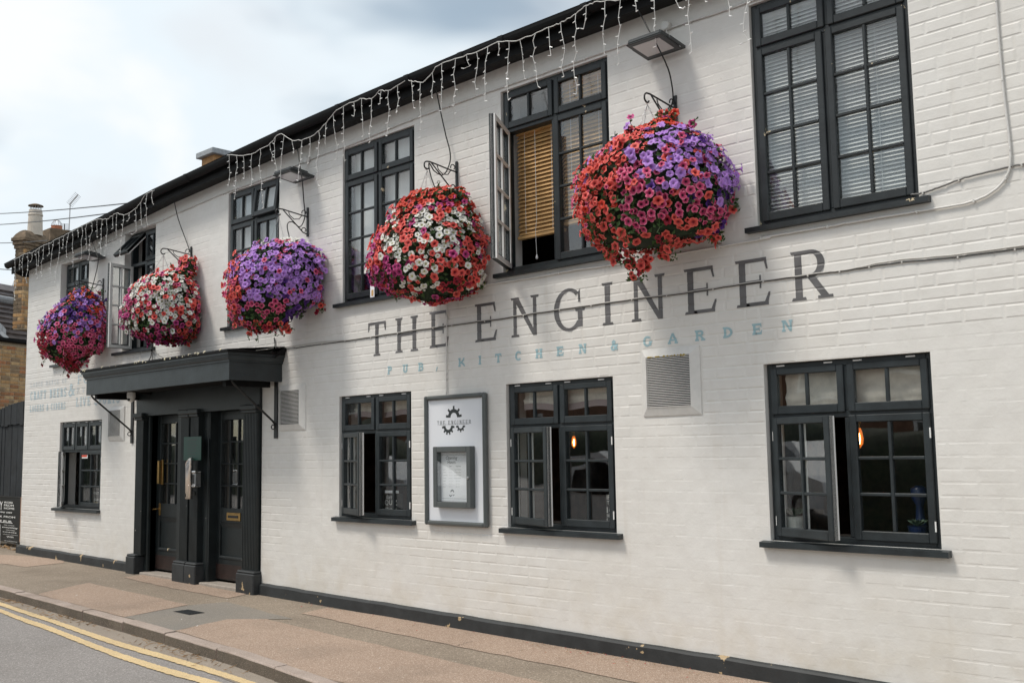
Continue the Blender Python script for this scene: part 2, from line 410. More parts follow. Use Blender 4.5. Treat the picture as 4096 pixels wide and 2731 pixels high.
def tag(o, label=None, cat=None, group=None, kind=None):
    if label: o['label'] = label
    if cat: o['category'] = cat
    if group: o['group'] = group
    if kind: o['kind'] = kind
    return o
def bx(name, m, parent, x0, x1, y0, y1, z0, z1, b=0.0): return MB().box(x0, x1, y0, y1, z0, z1, b).build(name, m, parent)
def inst(me, name, parent, M, m=None):
    o = bpy.data.objects.new(name, me); col.objects.link(o)
    if parent: o.parent = parent; o.matrix_local = Matrix.Translation(-ORG[parent]) @ M
    else: o.matrix_local = M
    ORG[o] = M.translation.copy(); return o
def catmull(pts, n=6):
    P = [Vector(p) for p in pts]; P = [P[0] * 2 - P[1]] + P + [P[-1] * 2 - P[-2]]; o = []
    for i in range(1, len(P) - 2):
        for k in range(n):
            t = k / n; a, b, c, d = P[i - 1:i + 3]
            o.append(.5 * (2 * b + (c - a) * t + (2 * a - 5 * b + 4 * c - d) * t * t + (3 * b - a - 3 * c + d) * t ** 3))
    return o + [P[-2]]

# ------------------------------------------------------------------ lettering: glyphs as strokes on a unit cap height
def arc(cx, cy, rx, ry, tx, ty, a0, a1, n=20):
    P = []
    for i in range(n + 1):
        a = R(lerp(a0, a1, i / n)); P.append(((cx + rx * math.cos(a), cy + ry * math.sin(a)), (cx + (rx - tx) * math.cos(a), cy + (ry - ty) * math.sin(a))))
    return [[P[i][0], P[i + 1][0], P[i + 1][1], P[i][1]] for i in range(n)]
def strk(pts, t):
    o = []; P = [Vector((*p, 0)) for p in pts]; N_ = []
    for i in range(len(P)):
        d = (P[min(i + 1, len(P) - 1)] - P[max(0, i - 1)]).normalized(); N_.append(Vector((-d.y, d.x, 0)) * t / 2)
    for i in range(len(P) - 1):
        q = [P[i] + N_[i], P[i + 1] + N_[i + 1], P[i + 1] - N_[i + 1], P[i] - N_[i]]; o.append([(v.x, v.y) for v in q])
    return o
def rc(x0, y0, x1, y1): return [[(x0, y0), (x1, y0), (x1, y1), (x0, y1)]]
def glyph(ch, w, sw, hw, sl, sh):
    """quads for one capital: cap height 1, width w; sw stem, hw thin stroke, sl serif reach, sh serif height"""
    g = []
    def stem(x, top=True, bot=True, t=sw, lo=0.0, hi=1.0):
        g.extend(rc(x - t / 2, lo + (sh if bot else 0), x + t / 2, hi - (sh if top else 0)))
        k = sl * .45
        if bot: g.append([(x - t / 2 - sl, lo), (x + t / 2 + sl, lo), (x + t / 2 + sl * .75, lo + sh), (x - t / 2 - sl * .75, lo + sh)])
        if top: g.append([(x - t / 2 - sl * .75, hi - sh), (x + t / 2 + sl * .75, hi - sh), (x + t / 2 + sl, hi), (x - t / 2 - sl, hi)])
    def bars(ys, x0, ends):
        for y, e in zip(ys, ends): g.extend(rc(x0, y, e, y + hw))
    L_, Rr = sl + sw / 2, w - sl - sw / 2
    if ch == 'I': stem(w / 2)
    elif ch == 'T':
        stem(w / 2, top=False, hi=1 - hw); g.extend(rc(0, 1 - hw, w, 1))
        g.append([(0, 1 - hw), (sw * .5, 1 - hw), (sw * .22, 1 - hw - .19), (-.01, 1 - hw - .19)]); g.append([(w - sw * .5, 1 - hw), (w, 1 - hw), (w + .01, 1 - hw - .19), (w - sw * .22, 1 - hw - .19)])
    elif ch == 'H': stem(L_); stem(Rr); g.extend(rc(L_ + sw / 2, .5 - hw / 2, Rr - sw / 2, .5 + hw / 2))
    elif ch in 'EFL':
        stem(L_); x0 = L_ + sw / 2
        if ch in 'EF':
            g.extend(rc(x0, 1 - hw, w - .02, 1)); g.append([(w - sw * .5, 1 - hw), (w - .02, 1 - hw), (w + .01, 1 - hw - .17), (w - sw * .2, 1 - hw - .17)])
            xm = w * .78; g.extend(rc(x0, .5 - hw / 2, xm, .5 + hw / 2)); g.append([(xm - sw * .2, .5 - hw / 2 - .10), (xm + .01, .5 - hw / 2 - .10), (xm + .01, .5 + hw / 2 + .10), (xm - sw * .2, .5 + hw / 2 + .10)])
        if ch in 'EL': g.extend(rc(x0, 0, w, hw)); g.append([(w - sw * .55, hw), (w, hw), (w + .05, hw + .19), (w + .05 - sw * .3, hw + .19)])
    elif ch == 'N':
        t = sw * .72; stem(L_, t=t); stem(Rr, bot=False, t=t); g.append([(L_ - t / 2, 1), (L_ - t / 2 + sw * 1.15, 1), (Rr + t / 2, 0), (Rr + t / 2 - sw * .8, 0)])
    elif ch == 'G' or ch == 'C':
        g.extend(arc(w * .5, .5, w * .5, .52, sw, hw, 48, 318 if ch == 'C' else 322)); xe = w * .5 + w * .5 * .67
        g.append([(xe - .03, .66), (xe + .03, .66), (xe + .03, .98), (xe - .03, .90)])
        if ch == 'G':
            stem(w * .86, t=sw * .9, lo=.07, hi=.50, bot=False)
    elif ch == 'R' or ch == 'P' or ch == 'B' or ch == 'D':
        stem(L_); x0 = L_ + sw / 2 - .005
        if ch == 'D': g.extend(arc(x0, .5, w - x0, .5, sw, hw, -90, 90))
        else:
            y0 = .44 if ch != 'P' else .42; ry = (1 - y0) / 2; xc = x0 + (w * .9 - x0) * .42
            g.extend(rc(x0, 1 - hw, xc, 1)); g.extend(rc(x0, y0, xc, y0 + hw)); g.extend(arc(xc, y0 + ry, w * .92 - xc, ry, sw, hw, -90, 90, 14))
            if ch == 'R': g.append([(xc - sw * .5, y0), (xc + sw * .6, y0), (w, sh), (w - sw * 1.1, sh)]); g.extend(rc(w - sw * 1.5, 0, w + sl, sh))
            if ch == 'B': g.extend(rc(x0, 0, xc, hw)); g.extend(arc(xc, (y0 + hw) / 2, w - xc, (y0 + hw) / 2, sw, hw, -90, 90, 14))
    elif ch == 'U':
        g.extend(rc(L_ - sw / 2, .32, L_ + sw / 2, 1)); g.extend(rc(Rr - sw / 2, .32, Rr + sw / 2, 1)); g.extend(arc(w / 2, .32, Rr - w / 2 + sw / 2, .34, sw, hw, 180, 360, 14))
        for x in (L_, Rr): g.extend(rc(x - sw / 2 - sl, 1 - sh, x - sw / 2, 1)); g.extend(rc(x + sw / 2, 1 - sh, x + sw / 2 + sl, 1))
    elif ch == 'K':
        stem(L_); g.extend(strk([(L_ + sw / 2, .38), (w * .86, 1 - sh)], hw * 1.1)); g.extend(strk([(L_ + sw, .52), (w * .9, sh)], sw * .9)); g.extend(rc(w * .86 - sl, 1 - sh, w * .86 + sl, 1)); g.extend(rc(w * .9 - sl, 0, w * .9 + sl * 1.2, sh))
    elif ch == 'A':
        g.extend(strk([(w * .14, sh), (w * .5, 1)], hw * 1.05)); g.extend(strk([(w * .48, 1), (w * .86, sh)], sw * .95)); g.extend(rc(w * .26, .28, w * .74, .28 + hw * .8)); g.extend(rc(-.02, 0, w * .32, sh)); g.extend(rc(w * .68, 0, w + .02, sh)); 
    elif ch == 'V' or ch == 'Y':
        yb = 0 if ch == 'V' else .42
        g.extend(strk([(w * .12, 1 - sh), (w * .5, yb)], sw * .95)); g.extend(strk([(w * .5, yb), (w * .88, 1 - sh)], hw * 1.05)); g.extend(rc(-.02, 1 - sh, w * .32, 1)); g.extend(rc(w * .68, 1 - sh, w + .02, 1))
        if ch == 'Y': stem(w / 2, top=False, hi=.45)
    elif ch == 'O': g.extend(arc(w / 2, .5, w / 2, .52, sw, hw, 0, 360, 28))
    elif ch == 'S':
        P = [(w * .88, .78), (w * .72, .93), (w * .48, .96), (w * .25, .88), (w * .17, .73), (w * .28, .58), (w * .5, .51), (w * .75, .42), (w * .85, .26), (w * .75, .11), (w * .5, .04), (w * .27, .08), (w * .12, .24)]
        g.extend(strk(P, (sw + hw) / 2)); g.extend(rc(w * .84, .68, w * .92, .98)); g.extend(rc(w * .07, .02, w * .15, .32))
    elif ch == '&':
        P = [(w * .95, .04), (w * .70, .30), (w * .36, .66), (w * .34, .84), (w * .48, .95), (w * .62, .84), (w * .58, .68), (w * .28, .44), (w * .14, .26), (w * .24, .07), (w * .46, .04), (w * .68, .18), (w * .82, .42)]
        g.extend(strk(P, (sw + hw) / 2)); g.extend(rc(w * .70, .42, w * 1.0, .42 + hw))
    elif ch == 'W' or ch == 'M':
        a, b = (1, 0) if ch == 'W' else (0, 1)
        g.extend(strk([(w * .08, a), (w * .28, b)], sw)); g.extend(strk([(w * .28, b), (w * .5, .75 if ch == 'W' else .25)], hw)); g.extend(strk([(w * .5, .75 if ch == 'W' else .25), (w * .72, b)], sw)); g.extend(strk([(w * .72, b), (w * .92, a)], hw))
    elif ch == ',': g.append([(w * .22, -.22), (w * .36, -.22), (w * .66, .26), (w * .40, .26)]);
    return g
PITCH_Z, ZREF = .076, 2.034                 # brick courses of the facade
def wall_dip(z):                            # depth of the bed joint at height z
    k = (z - ZREF) / PITCH_Z; d = abs(k - round(k)) * PITCH_Z
    return lerp(.0022, -.0004, min(1, max(0, (d - .0025) / .0065)))
def put_glyph(mb, ch, x0, x1, z0, z1, y, style, follow=True, cnt=[0]):
    sw, hw, sl, sh = style; H = z1 - z0; w = (x1 - x0) / H
    for k, q in enumerate(glyph(ch, w, sw, hw, sl, sh)):
        P = [(x0 + a * H, z0 + b * H) for a, b in q]; yy = y - .00012 * (k % 6)
        if not follow: mb.add([(a, yy, b) for a, b in P], [tuple(range(len(P)))]); continue
        lo, hi = min(p[1] for p in P), max(p[1] for p in P); cuts = []
        k0 = math.floor((lo - ZREF) / PITCH_Z) - 1
        for kk in range(k0, k0 + 12):
            c = ZREF + kk * PITCH_Z; cuts += [c - .009, c - .003, c + .003, c + .009]
        lev = [lo] + [c for c in cuts if lo + 1e-5 < c < hi - 1e-5] + [hi]
        def clip(P, zc, above):
            o = []
            for i in range(len(P)):
                a, b = P[i], P[(i + 1) % len(P)]; ia = (a[1] >= zc) == above or abs(a[1] - zc) < 1e-9; ib = (b[1] >= zc) == above or abs(b[1] - zc) < 1e-9
                if ia: o.append(a)
                if ia != ib: t = (zc - a[1]) / (b[1] - a[1]); o.append((lerp(a[0], b[0], t), zc))
            return o
        for a, b in zip(lev, lev[1:]):
            Q = clip(clip(P, a, True), b, False)
            if len(Q) >= 3: mb.add([(u, yy + wall_dip(v), v) for u, v in Q], [tuple(range(len(Q)))])
FONT_TMP = {}
def txt(s, x0, x1, z0, z1, y, m, parent, name='writing', shear=0.0, M=None, bold=0.0):
    cu = bpy.data.curves.new('t', 'FONT'); cu.body = s; cu.shear = shear; cu.offset = bold; cu.resolution_u = 3; ob = bpy.data.objects.new('t', cu); col.objects.link(ob)
    me = bpy.data.meshes.new_from_object(ob); V = [v.co.copy() for v in me.vertices]; F = [tuple(p.vertices) for p in me.polygons]
    bpy.data.objects.remove(ob); bpy.data.curves.remove(cu); bpy.data.meshes.remove(me)
    a0, a1 = min(v.x for v in V), max(v.x for v in V); b0, b1 = min(v.y for v in V), max(v.y for v in V)
    mb = MB(); mb.M = M
    mb.add([(lerp(x0, x1, (v.x - a0) / (a1 - a0)), y, lerp(z0, z1, (v.y - b0) / (b1 - b0))) for v in V], F)
    return mb.build(name, m, parent)

# ------------------------------------------------------------------ the street
def sheet(name, m, poly, parent=None):
    o = MB().add(poly, [tuple(range(len(poly)))]).build(name, m, parent); return o
def gz(x, y, dz): return Vector((x, y, zg(x) + dz))
XL, XR = -60.0, 30.0
kerb_tab = [(-60, -1.50), (-12, -1.53), (-11, -1.545), (-9, -1.605), (-8, -1.645), (-6.75, -1.715), (-5.66, -1.835), (-4.5, -1.98), (0, -2.7), (30, -8.0)]
kerb_back = lambda x: interp(kerb_tab, x)
KW, KH = .105, .088                          # kerb width on top and its upstand
xs = [XL, -40, -25, -18, -15, -13, -12, -11, -10, -9, -8, -7.4, -6.75, -6.2, -5.66, -5, -4.5, -3, -1.5, 0, 5, 12, XR]
mb = MB()
for a, b in zip(xs, xs[1:]):
    mb.add([gz(a, kerb_back(a), 0), gz(b, kerb_back(b), 0), gz(b, .3, 0), gz(a, .3, 0)], [(0, 1, 2, 3)])
pav = tag(mb.build('pavement', 'tarmac_path'), kind='structure')
mb = MB()
for a, b in zip(xs, xs[1:]):
    e = -1
    ya, yb = kerb_back(a) - KW, kerb_back(b) - KW
    mb.add([gz(a, -40, -KH), gz(b, -40, -KH), gz(b, yb + .03, -KH), gz(a, ya + .03, -KH)], [(0, 1, 2, 3)])
road = tag(mb.build('road', 'road_asphalt'), kind='structure')
mb = MB()
mb.add([(-400, -400, -1.2), (400, -400, -1.2), (400, 400, -1.2), (-400, 400, -1.2)], [(0, 1, 2, 3)])
tag(mb.build('ground', 'earth'), kind='structure')
mb = MB().add([gz(-60, .28, .01), gz(-15.5, .28, .01), gz(-15.5, 40, .01), gz(-60, 40, .01)], [(0, 1, 2, 3)])
tag(mb.build('yard', 'earth'), kind='structure')
# gutter channel between kerb and lines
mb = MB()
for a, b in zip(xs[3:], xs[4:-3]):
    mb.add([gz(a, kerb_back(a) - KW - .23, -KH + .004), gz(b, kerb_back(b) - KW - .23, -KH + .004), gz(b, kerb_back(b) - KW + .02, -KH + .004), gz(a, kerb_back(a) - KW + .02, -KH + .004)], [(0, 1, 2, 3)])
mb.build('gutter_channel', 'gutter_concrete', road)
# double yellow lines, following the photo's gentle bend
g = cr(0, 2100, 1.96)
def line_strip(up_pts, lo_pts, name):
    A = catmull([gr(*g(*p), -KH) for p in up_pts], 8); Bq = catmull([gr(*g(*p), -KH) for p in lo_pts], 8)
    mb = MB(); rnd = random.Random(4)
    A = [A[0] + (A[0] - A[6]) * 8] + A; Bq = [Bq[0] + (Bq[0] - Bq[6]) * 8] + Bq
    ra = []; rb = []
    n = 260
    def samp(Pp, t):
        f = t * (len(Pp) - 1); i = min(int(f), len(Pp) - 2); return Pp[i].lerp(Pp[i + 1], f - i)
    for i in range(n + 1):
        p, q = samp(A, i / n), samp(Bq, i / n); ja, jb = rnd.uniform(-.006, .006), rnd.uniform(-.006, .006)
        ra.append(Vector((p.x, p.y + ja, zg(p.x) - KH + .0065))); rb.append(Vector((q.x, q.y + jb, zg(q.x) - KH + .0065)))
    nn = len(ra); mb.add(ra + rb, [(i, i + nn, i + nn + 1, i + 1) for i in range(nn - 1)])
    return mb.build(name, 'yellow_line', road)
line_strip([(0, 605), (200, 672), (400, 737), (880, 898), (1300, 1020), (1640, 1120), (2000, 1237), (2400, 1370)], [(0, 632), (200, 701), (400, 767), (880, 937), (1300, 1060), (1640, 1163), (1880, 1237), (2300, 1375)], 'yellow_line')
line_strip([(0, 658), (200, 733), (400, 800), (880, 983), (1300, 1118), (1730, 1237), (2200, 1380)], [(0, 686), (200, 766), (400, 837), (880, 1027), (1300, 1166), (1560, 1237), (2000, 1380)], 'yellow_line')
# kerb stones, each its own piece
kerb = tag(empty('kerb', gz(-8, kerb_back(-8), 0)), kind='structure')
joints = [-18.4, -17.5, -16.6, -15.7, -14.8, -13.9, -13.0, -12.2] + [gr(*g(*p)).x for p in ((108, 530), (325, 600), (585, 680), (880, 770), (1228, 858), (1637, 978), (2142, 1120))]
while joints[-1] < 4: joints.append(joints[-1] + .88)
rnd = random.Random(2)
for a, b in zip(joints, joints[1:]):
    a += .008; b -= .008; j = rnd.uniform(-.004, .004); jy = rnd.uniform(-.006, .006); n = 5; V = []; F = []
    prof = [(.0, -.16), (.0, .002), (-KW + .010, .002), (-KW + .003, -.003), (-KW, -.010), (-KW - .010, -.16)]
    for i in range(n + 1):
        x = lerp(a, b, i / n); yb = kerb_back(x) + jy
        for dy, dz in prof: V.append(gz(x, yb + dy + rnd.uniform(-.002, .002), dz + j + .002 + rnd.uniform(-.0015, .0015)))
    m_ = len(prof)
    for i in range(n):
        for k in range(m_ - 1): F.append((i * m_ + k, i * m_ + k + 1, (i + 1) * m_ + k + 1, (i + 1) * m_ + k))
    F.append(tuple(range(m_))[::-1]); F.append(tuple(n * m_ + k for k in range(m_)))
    ko = MB().add(V, F).build('kerb_stone', ['kerb_stone', 'kerb_face'], kerb)
    for pl in ko.data.polygons:              # the road face is grimy
        if pl.index < n * (m_ - 1) and pl.index % (m_ - 1) == 4: pl.material_index = 1
# patches of pale aggregate surfacing between the tarmac reinstatement trenches
g2 = cr(1000, 2200, 1.68)
def patch(pts, m, dz, wob=.012):
    P = [gr(*p) for p in pts]; o = []; rnd = random.Random(len(pts))
    for i in range(len(P)):
        a, b = P[i], P[(i + 1) % len(P)]; k = max(2, int((b - a).length / .12))
        for j in range(k):
            p = a.lerp(b, j / k); o.append(Vector((p.x + rnd.uniform(-wob, wob), min(p.y + rnd.uniform(-wob, wob), -.032), 0)))
    for p in o: p.y = max(p.y, kerb_back(p.x) + .002); p.z = zg(p.x) + dz
    return MB().add(o, [tuple(range(len(o)))]).build('surface_patch', m, pav)
patch([g(-400, 215), g(0, 232), g(140, 238), g(520, 270), g(490, 298), g(200, 328), g(0, 300), g(-400, 270)], 'beige_aggregate', .004)
patch([g(290, 541), g(690, 452), g(1080, 537), g(1480, 625), g(970, 722), g(600, 625)], 'beige_aggregate', .004)
patch([g(960, 410), g(1160, 385), g(1420, 440), g(1930, 540), g(1790, 574), g(1300, 484)], 'beige_aggregate', .004)
patch([g(975, 722), g(1490, 628), g(1780, 600), g(2300, 735), g(2090, 738), g(1780, 740), g(1370, 830)], 'grey_patch', .0035)
patch([g(1370, 830), g(1780, 738), g(2090, 736), g2(300, 512), g2(600, 580), g2(1060, 682), g2(1980, 892), g2(3000, 1130), g2(3000, 1500), g2(1100, 1000), g2(500, 862), g2(240, 767), g2(0, 692)], 'beige_aggregate', .004)
patch([g2(345, 425), g2(520, 388), g2(1100, 470), g2(2352, 690), g2(3600, 900), g2(3600, 1110), g2(2352, 838), g2(1400, 648), g2(900, 545)], 'beige_aggregate', .004)
# cracks in the surfacing
rnd = random.Random(41)
for a, b in (((970, 545), (1140, 498)), ((1390, 646), (1490, 615)), ((1690, 698), (1860, 668)), ((2000, 760), (2300, 700)), ((700, 560), (860, 520))):
    p, q = gr(*g2(*a)), gr(*g2(*b)); L_ = []; Rr_ = []
    for i in range(13):
        m_ = p.lerp(q, i / 12) + Vector((rnd.uniform(-.012, .012), rnd.uniform(-.012, .012), 0)); w_ = rnd.uniform(.0015, .005); m_.z = zg(m_.x) + .0075; L_.append(m_ + Vector((0, w_, 0))); Rr_.append(m_ - Vector((0, w_, 0)))
    MB().add(L_ + Rr_, [(i, i + 13, i + 14, i + 1) for i in range(12)]).build('crack', 'crack_dark', pav)
# stop-cock cover let into the footway
dc = [gr(*g(*p)) for p in ((1352, 690), (1535, 664), (1602, 675), (1425, 704))]
c0 = sum(dc, Vector()) / 4
cov = empty('drain_cover', (c0.x, c0.y, zg(c0.x)))
tag(cov, 'small rectangular black iron cover let into the footway near the kerb', 'drain cover')
lx, ly = .15, .075
MB().box(c0.x - lx, c0.x + lx, c0.y - ly, c0.y + ly, zg(c0.x) - .02, zg(c0.x) + .006).build('frame', 'iron', cov)
mb = MB()
for i in range(10):
    for j in range(5):
        x = c0.x - lx + .03 + i * (2 * lx - .06) / 9; y = c0.y - ly + .02 + j * (2 * ly - .04) / 4; mb.box(x - .008, x + .008, y - .006, y + .006, zg(c0.x) + .006, zg(c0.x) + .010)
tag(mb.build('raised_studs', 'flood_grey', cov), kind='stuff')

# ------------------------------------------------------------------ the pub
eave_tab = [(-15.75, 4.375), (-15.4, 4.40), (-13.4, 4.505), (-12.2, 4.57), (-11.2, 4.645), (-9.6, 4.715), (-8.6, 4.757), (-7.6, 4.785), (-6.6, 4.803), (-5.7, 4.815), (-4.5, 4.808), (4, 4.80)]
eave = lambda x: interp(eave_tab, x)
wall_top_tab = [(-15.6, 4.33), (-12.3, 4.46), (-11, 4.57), (-9.7, 4.625), (-8, 4.665), (-5.7, 4.70), (4, 4.71)]
PX0, PX1 = -15.52, 2.6
OPEN = {}                                   # openings in the facade: x0, x1, z0, z1, recess of the frame
OPEN['lw1'] = (-14.27, -12.99, .82, 1.982, .04)
OPEN['lw2'] = (-7.945, -6.895, .90, 2.038, .03)
OPEN['lw3'] = (-5.725, -4.628, .885, 2.033, .035)
OPEN['lw4'] = (-3.380, -2.290, .893, 2.034, .045)
OPEN['uw1'] = (-14.40, -13.50, 2.80, 4.215, .09)
OPEN['uw2'] = (-12.47, -11.655, 2.825, 4.345, .09)
OPEN['uw3'] = (-9.985, -8.985, 2.905, 4.42, .03)
OPEN['uw4'] = (-7.895, -6.832, 2.94, 4.468, .025)
OPEN['uw5'] = (-5.735, -4.600, 2.952, 4.492, .03)
OPEN['uw6'] = (-3.378, -2.300, 2.955, 4.492, .03)
DOOR = (-12.0, -9.27, zg(-10.6), 2.27)
pub = empty('pub_building', (-9, 0, zg(-9)))
tag(pub, 'white painted brick pub with slate grey windows and large painted name', 'pub')
holes = [o[:4] for o in OPEN.values()] + [DOOR]
gx = sorted({PX0, PX1} | {h[0] for h in holes} | {h[1] for h in holes} | {-14, -11, -8.5, -6.3, -4, -1, 1})
def wall_sheet(mb, y, flip):
    for a, b in zip(gx, gx[1:]):
        m = (a + b) / 2; cut = sorted((h[2], h[3]) for h in holes if h[0] < m < h[1]); z = -.3
        for lo, hi in cut + [(None, None)]:
            if lo is None: za, zb = interp(wall_top_tab, a) + .02, interp(wall_top_tab, b) + .02
            else: za = zb = lo
            if min(za, zb) > z + 1e-4:
                V = [(a, y, z), (b, y, z), (b, y, zb), (a, y, za)]; mb.add(V, [(3, 2, 1, 0)] if flip else [(0, 1, 2, 3)])
            if hi is not None: z = hi
mb = MB(); wall_sheet(mb, .0035, False)
wall = mb.build('wall', 'white_wall_paint', pub)
mb = MB(); wall_sheet(mb, .24, True)
mb.build('inner_wall', 'room_pale', pub)
def reveals(h, win):
    mb = MB(); x0, x1, z0, z1 = h[:4]; a, b = .0035, .24
    mb.add([(x0, a, z0), (x0, b, z0), (x0, b, z1), (x0, a, z1)], [(0, 1, 2, 3)]); mb.add([(x1, a, z0), (x1, b, z0), (x1, b, z1), (x1, a, z1)], [(3, 2, 1, 0)])
    mb.add([(x0, a, z1), (x1, a, z1), (x1, b, z1), (x0, b, z1)], [(3, 2, 1, 0)]); mb.add([(x0, a, z0), (x1, a, z0), (x1, b, z0), (x0, b, z0)], [(0, 1, 2, 3)])
    mb.build('reveal', 'white_wall_paint', win)
# end walls, back wall, floors: a hollow building
BY = 5.0
mb = MB(); mb.add([(PX0, 0, -.3), (PX0, BY, -.3), (PX0, BY, 4.35), (PX0, 0, 4.35)], [(0, 3, 2, 1)]); mb.add([(PX1, 0, -.3), (PX1, BY, -.3), (PX1, BY, 4.7), (PX1, 0, 4.7)], [(0, 1, 2, 3)])
mb.add([(PX0, BY, -.3), (PX1, BY, -.3), (PX1, BY, 4.7), (PX0, BY, 4.35)], [(3, 2, 1, 0)]); mb.build('end_walls', 'white_wall_paint', pub)
mb = MB(); mb.box(PX0 + .02, PX1 - .02, .26, BY - .05, 2.32, 2.62); mb.build('upper_floor', 'room_dark', pub)
mb = MB(); mb.box(PX0 + .02, PX1 - .02, .26, BY - .05, -.2, .16); mb.build('ground_floor', 'room_dark', pub)
mb = MB(); mb.box(PX0 + .02, PX1 - .02, .3, BY - .05, 4.5, 4.56); mb.build('upper_ceiling', 'room_pale', pub)
mb = MB(); mb.box(PX0 + .02, PX1 - .02, 2.6, 2.7, .16, 2.32); mb.build('room_wall', 'room_brick', pub)
mb = MB(); mb.box(PX0 + .02, PX1 - .02, 2.6, 2.7, 2.62, 4.5)
mb.build('room_wall', 'room_dark', pub)
for x in (-13.2, -10.9, -8.4, -6.2, -3.9): bx('room_wall', 'room_dark', pub, x - .05, x + .05, .26, 2.6, 2.62, 4.5)
mb = MB()
for x in (-12.4, -9.0, -6.4, -4.1): bx('room_wall', 'room_brick', pub, x - .05, x + .05, .26, 2.6, .16, 2.32)

# bricks: painted, proud of the joints by a few millimetres
rnd = random.Random(11)
excl = holes + [(-8.955, -8.47, 1.72, 2.205), (-12.775, -12.345, 1.69, 2.14), (-4.365, -3.855, 1.71, 2.21), (-12.08, -9.24, 0, .3)]
bricks = []
ncourse = int((4.72 - .05) / PITCH_Z) + 1; k_lo = math.floor((.05 - ZREF) / PITCH_Z)
for k in range(k_lo, k_lo + ncourse + 2):
    z0 = ZREF + k * PITCH_Z + .0025; z1 = z0 + PITCH_Z - .005
    x = PX0 - (.1125 if k % 2 else 0) - rnd.uniform(0, .03)
    hdr = (k % 4 == 0)
    while x < PX1:
        L_ = .102 if (hdr and rnd.random() < .45) or rnd.random() < .05 else .215
        L_ *= rnd.uniform(.96, 1.04)
        parts = [(max(x, PX0), min(x + L_, PX1), z0, z1)]; x += L_ + .004
        for h in excl:
            new = []
            for (a, b, c, d) in parts:
                if b <= h[0] or a >= h[1] or d <= h[2] or c >= h[3]: new.append((a, b, c, d)); continue
                if a < h[0]: new.append((a, h[0], c, d))
                if b > h[1]: new.append((h[1], b, c, d))
                aa, bb = max(a, h[0]), min(b, h[1])
                if c < h[2]: new.append((aa, bb, c, h[2]))
                if d > h[3]: new.append((aa, bb, h[3], d))
            parts = new
        for (a, b, c, d) in parts:
            if b - a < .025 or d - c < .014: continue
            m = (a + b) / 2
            if c < zg(m) + .09 or d > interp(wall_top_tab, m) - .005: continue
            zc = (c + d) / 2
            s_ = noise.noise(Vector((m * .55, zc * .9, 3.3))); s_ = min(1, max(0, .60 + 1.5 * s_))
            if 2.70 + .0 < zc < 2.98 or zc > 4.45: s_ *= .35                # skimmed bands under the sills and under the eaves
            if 2.15 < zc < 2.76: pr_ = .0026
            else: pr_ = .0003 + .0027 * s_ * rnd.uniform(.25, 1.15)
            bricks.append((a, b, c, d, pr_, rnd.uniform(-.0005, .0005), rnd.uniform(-.0005, .0005)))
def brick_geo(a, b, c, d, p, t1, t2, y0=.0036, e=.0072):
    y1 = y0 - p
    V = [(a, y0, c), (b, y0, c), (b, y0, d), (a, y0, d), (a + 2 * e, y1 + t1, c + e), (b - 2 * e, y1 - t1, c + e), (b - 2 * e, y1 - t1 + t2, d - e), (a + 2 * e, y1 + t1 + t2, d - e)]
    return V, [(4, 5, 6, 7), (0, 1, 5, 4), (1, 2, 6, 5), (2, 3, 7, 6), (3, 0, 4, 7)]
def bsize(q):
    px = [cam_px((q[i], 0, q[j])) for i in (0, 1) for j in (2, 3)]
    u = [p[0] for p in px]; v = [p[1] for p in px]
    if max(u) < 0 or min(u) > 4096 or max(v) < 0 or min(v) > 2731: return 0
    return (max(u) - min(u)) * (max(v) - min(v))
bricks.sort(key=bsize, reverse=True)
def brick_obj(q):
    a, b, c, d = q[:4]; V, F = brick_geo(*q)
    return MB().add(V, F).build('brick', 'white_wall_paint', wall, origin=((a + b) / 2, 0, (c + d) / 2))
for q in bricks[:300]: brick_obj(q)
mb = MB()
for q in bricks[300:]: mb.add(*brick_geo(*q))
tag(mb.build('brickwork', 'white_wall_paint', wall), kind='stuff')
# plinth of slate painted render
mb = MB(); px = [PX0 - .05, -15.0, -14, -13, -12.08]; runs = [px, [-9.24, -8.5, -7, -5.5, -4, -2.5, -1, 0.5, PX1]]
rnd = random.Random(5)
for run in runs:
    n = 0; V = []; F = []
    fine = []
    for a, b in zip(run, run[1:]): fine += [lerp(a, b, t / 6) for t in range(6)]
    fine.append(run[-1])
    for x in fine:
        h = .106 + rnd.uniform(-.003, .003); y = -.034 + rnd.uniform(-.0015, .0015)
        V += [(x, .01, zg(x) + h + .012), (x, y + .012, zg(x) + h + .004), (x, y, zg(x) + h - .010), (x, y - .004, zg(x) - .06)]
    for i in range(len(fine) - 1):
        for k in range(3): a = i * 4 + k; F.append((a, a + 1, a + 5, a + 4))
    F.append((3, 2, 1, 0)); e = (len(fine) - 1) * 4; F.append((e, e + 1, e + 2, e + 3))
    mb.add(V, [f[::-1] for f in F])
mb.build('plinth', 'plinth_paint', pub)

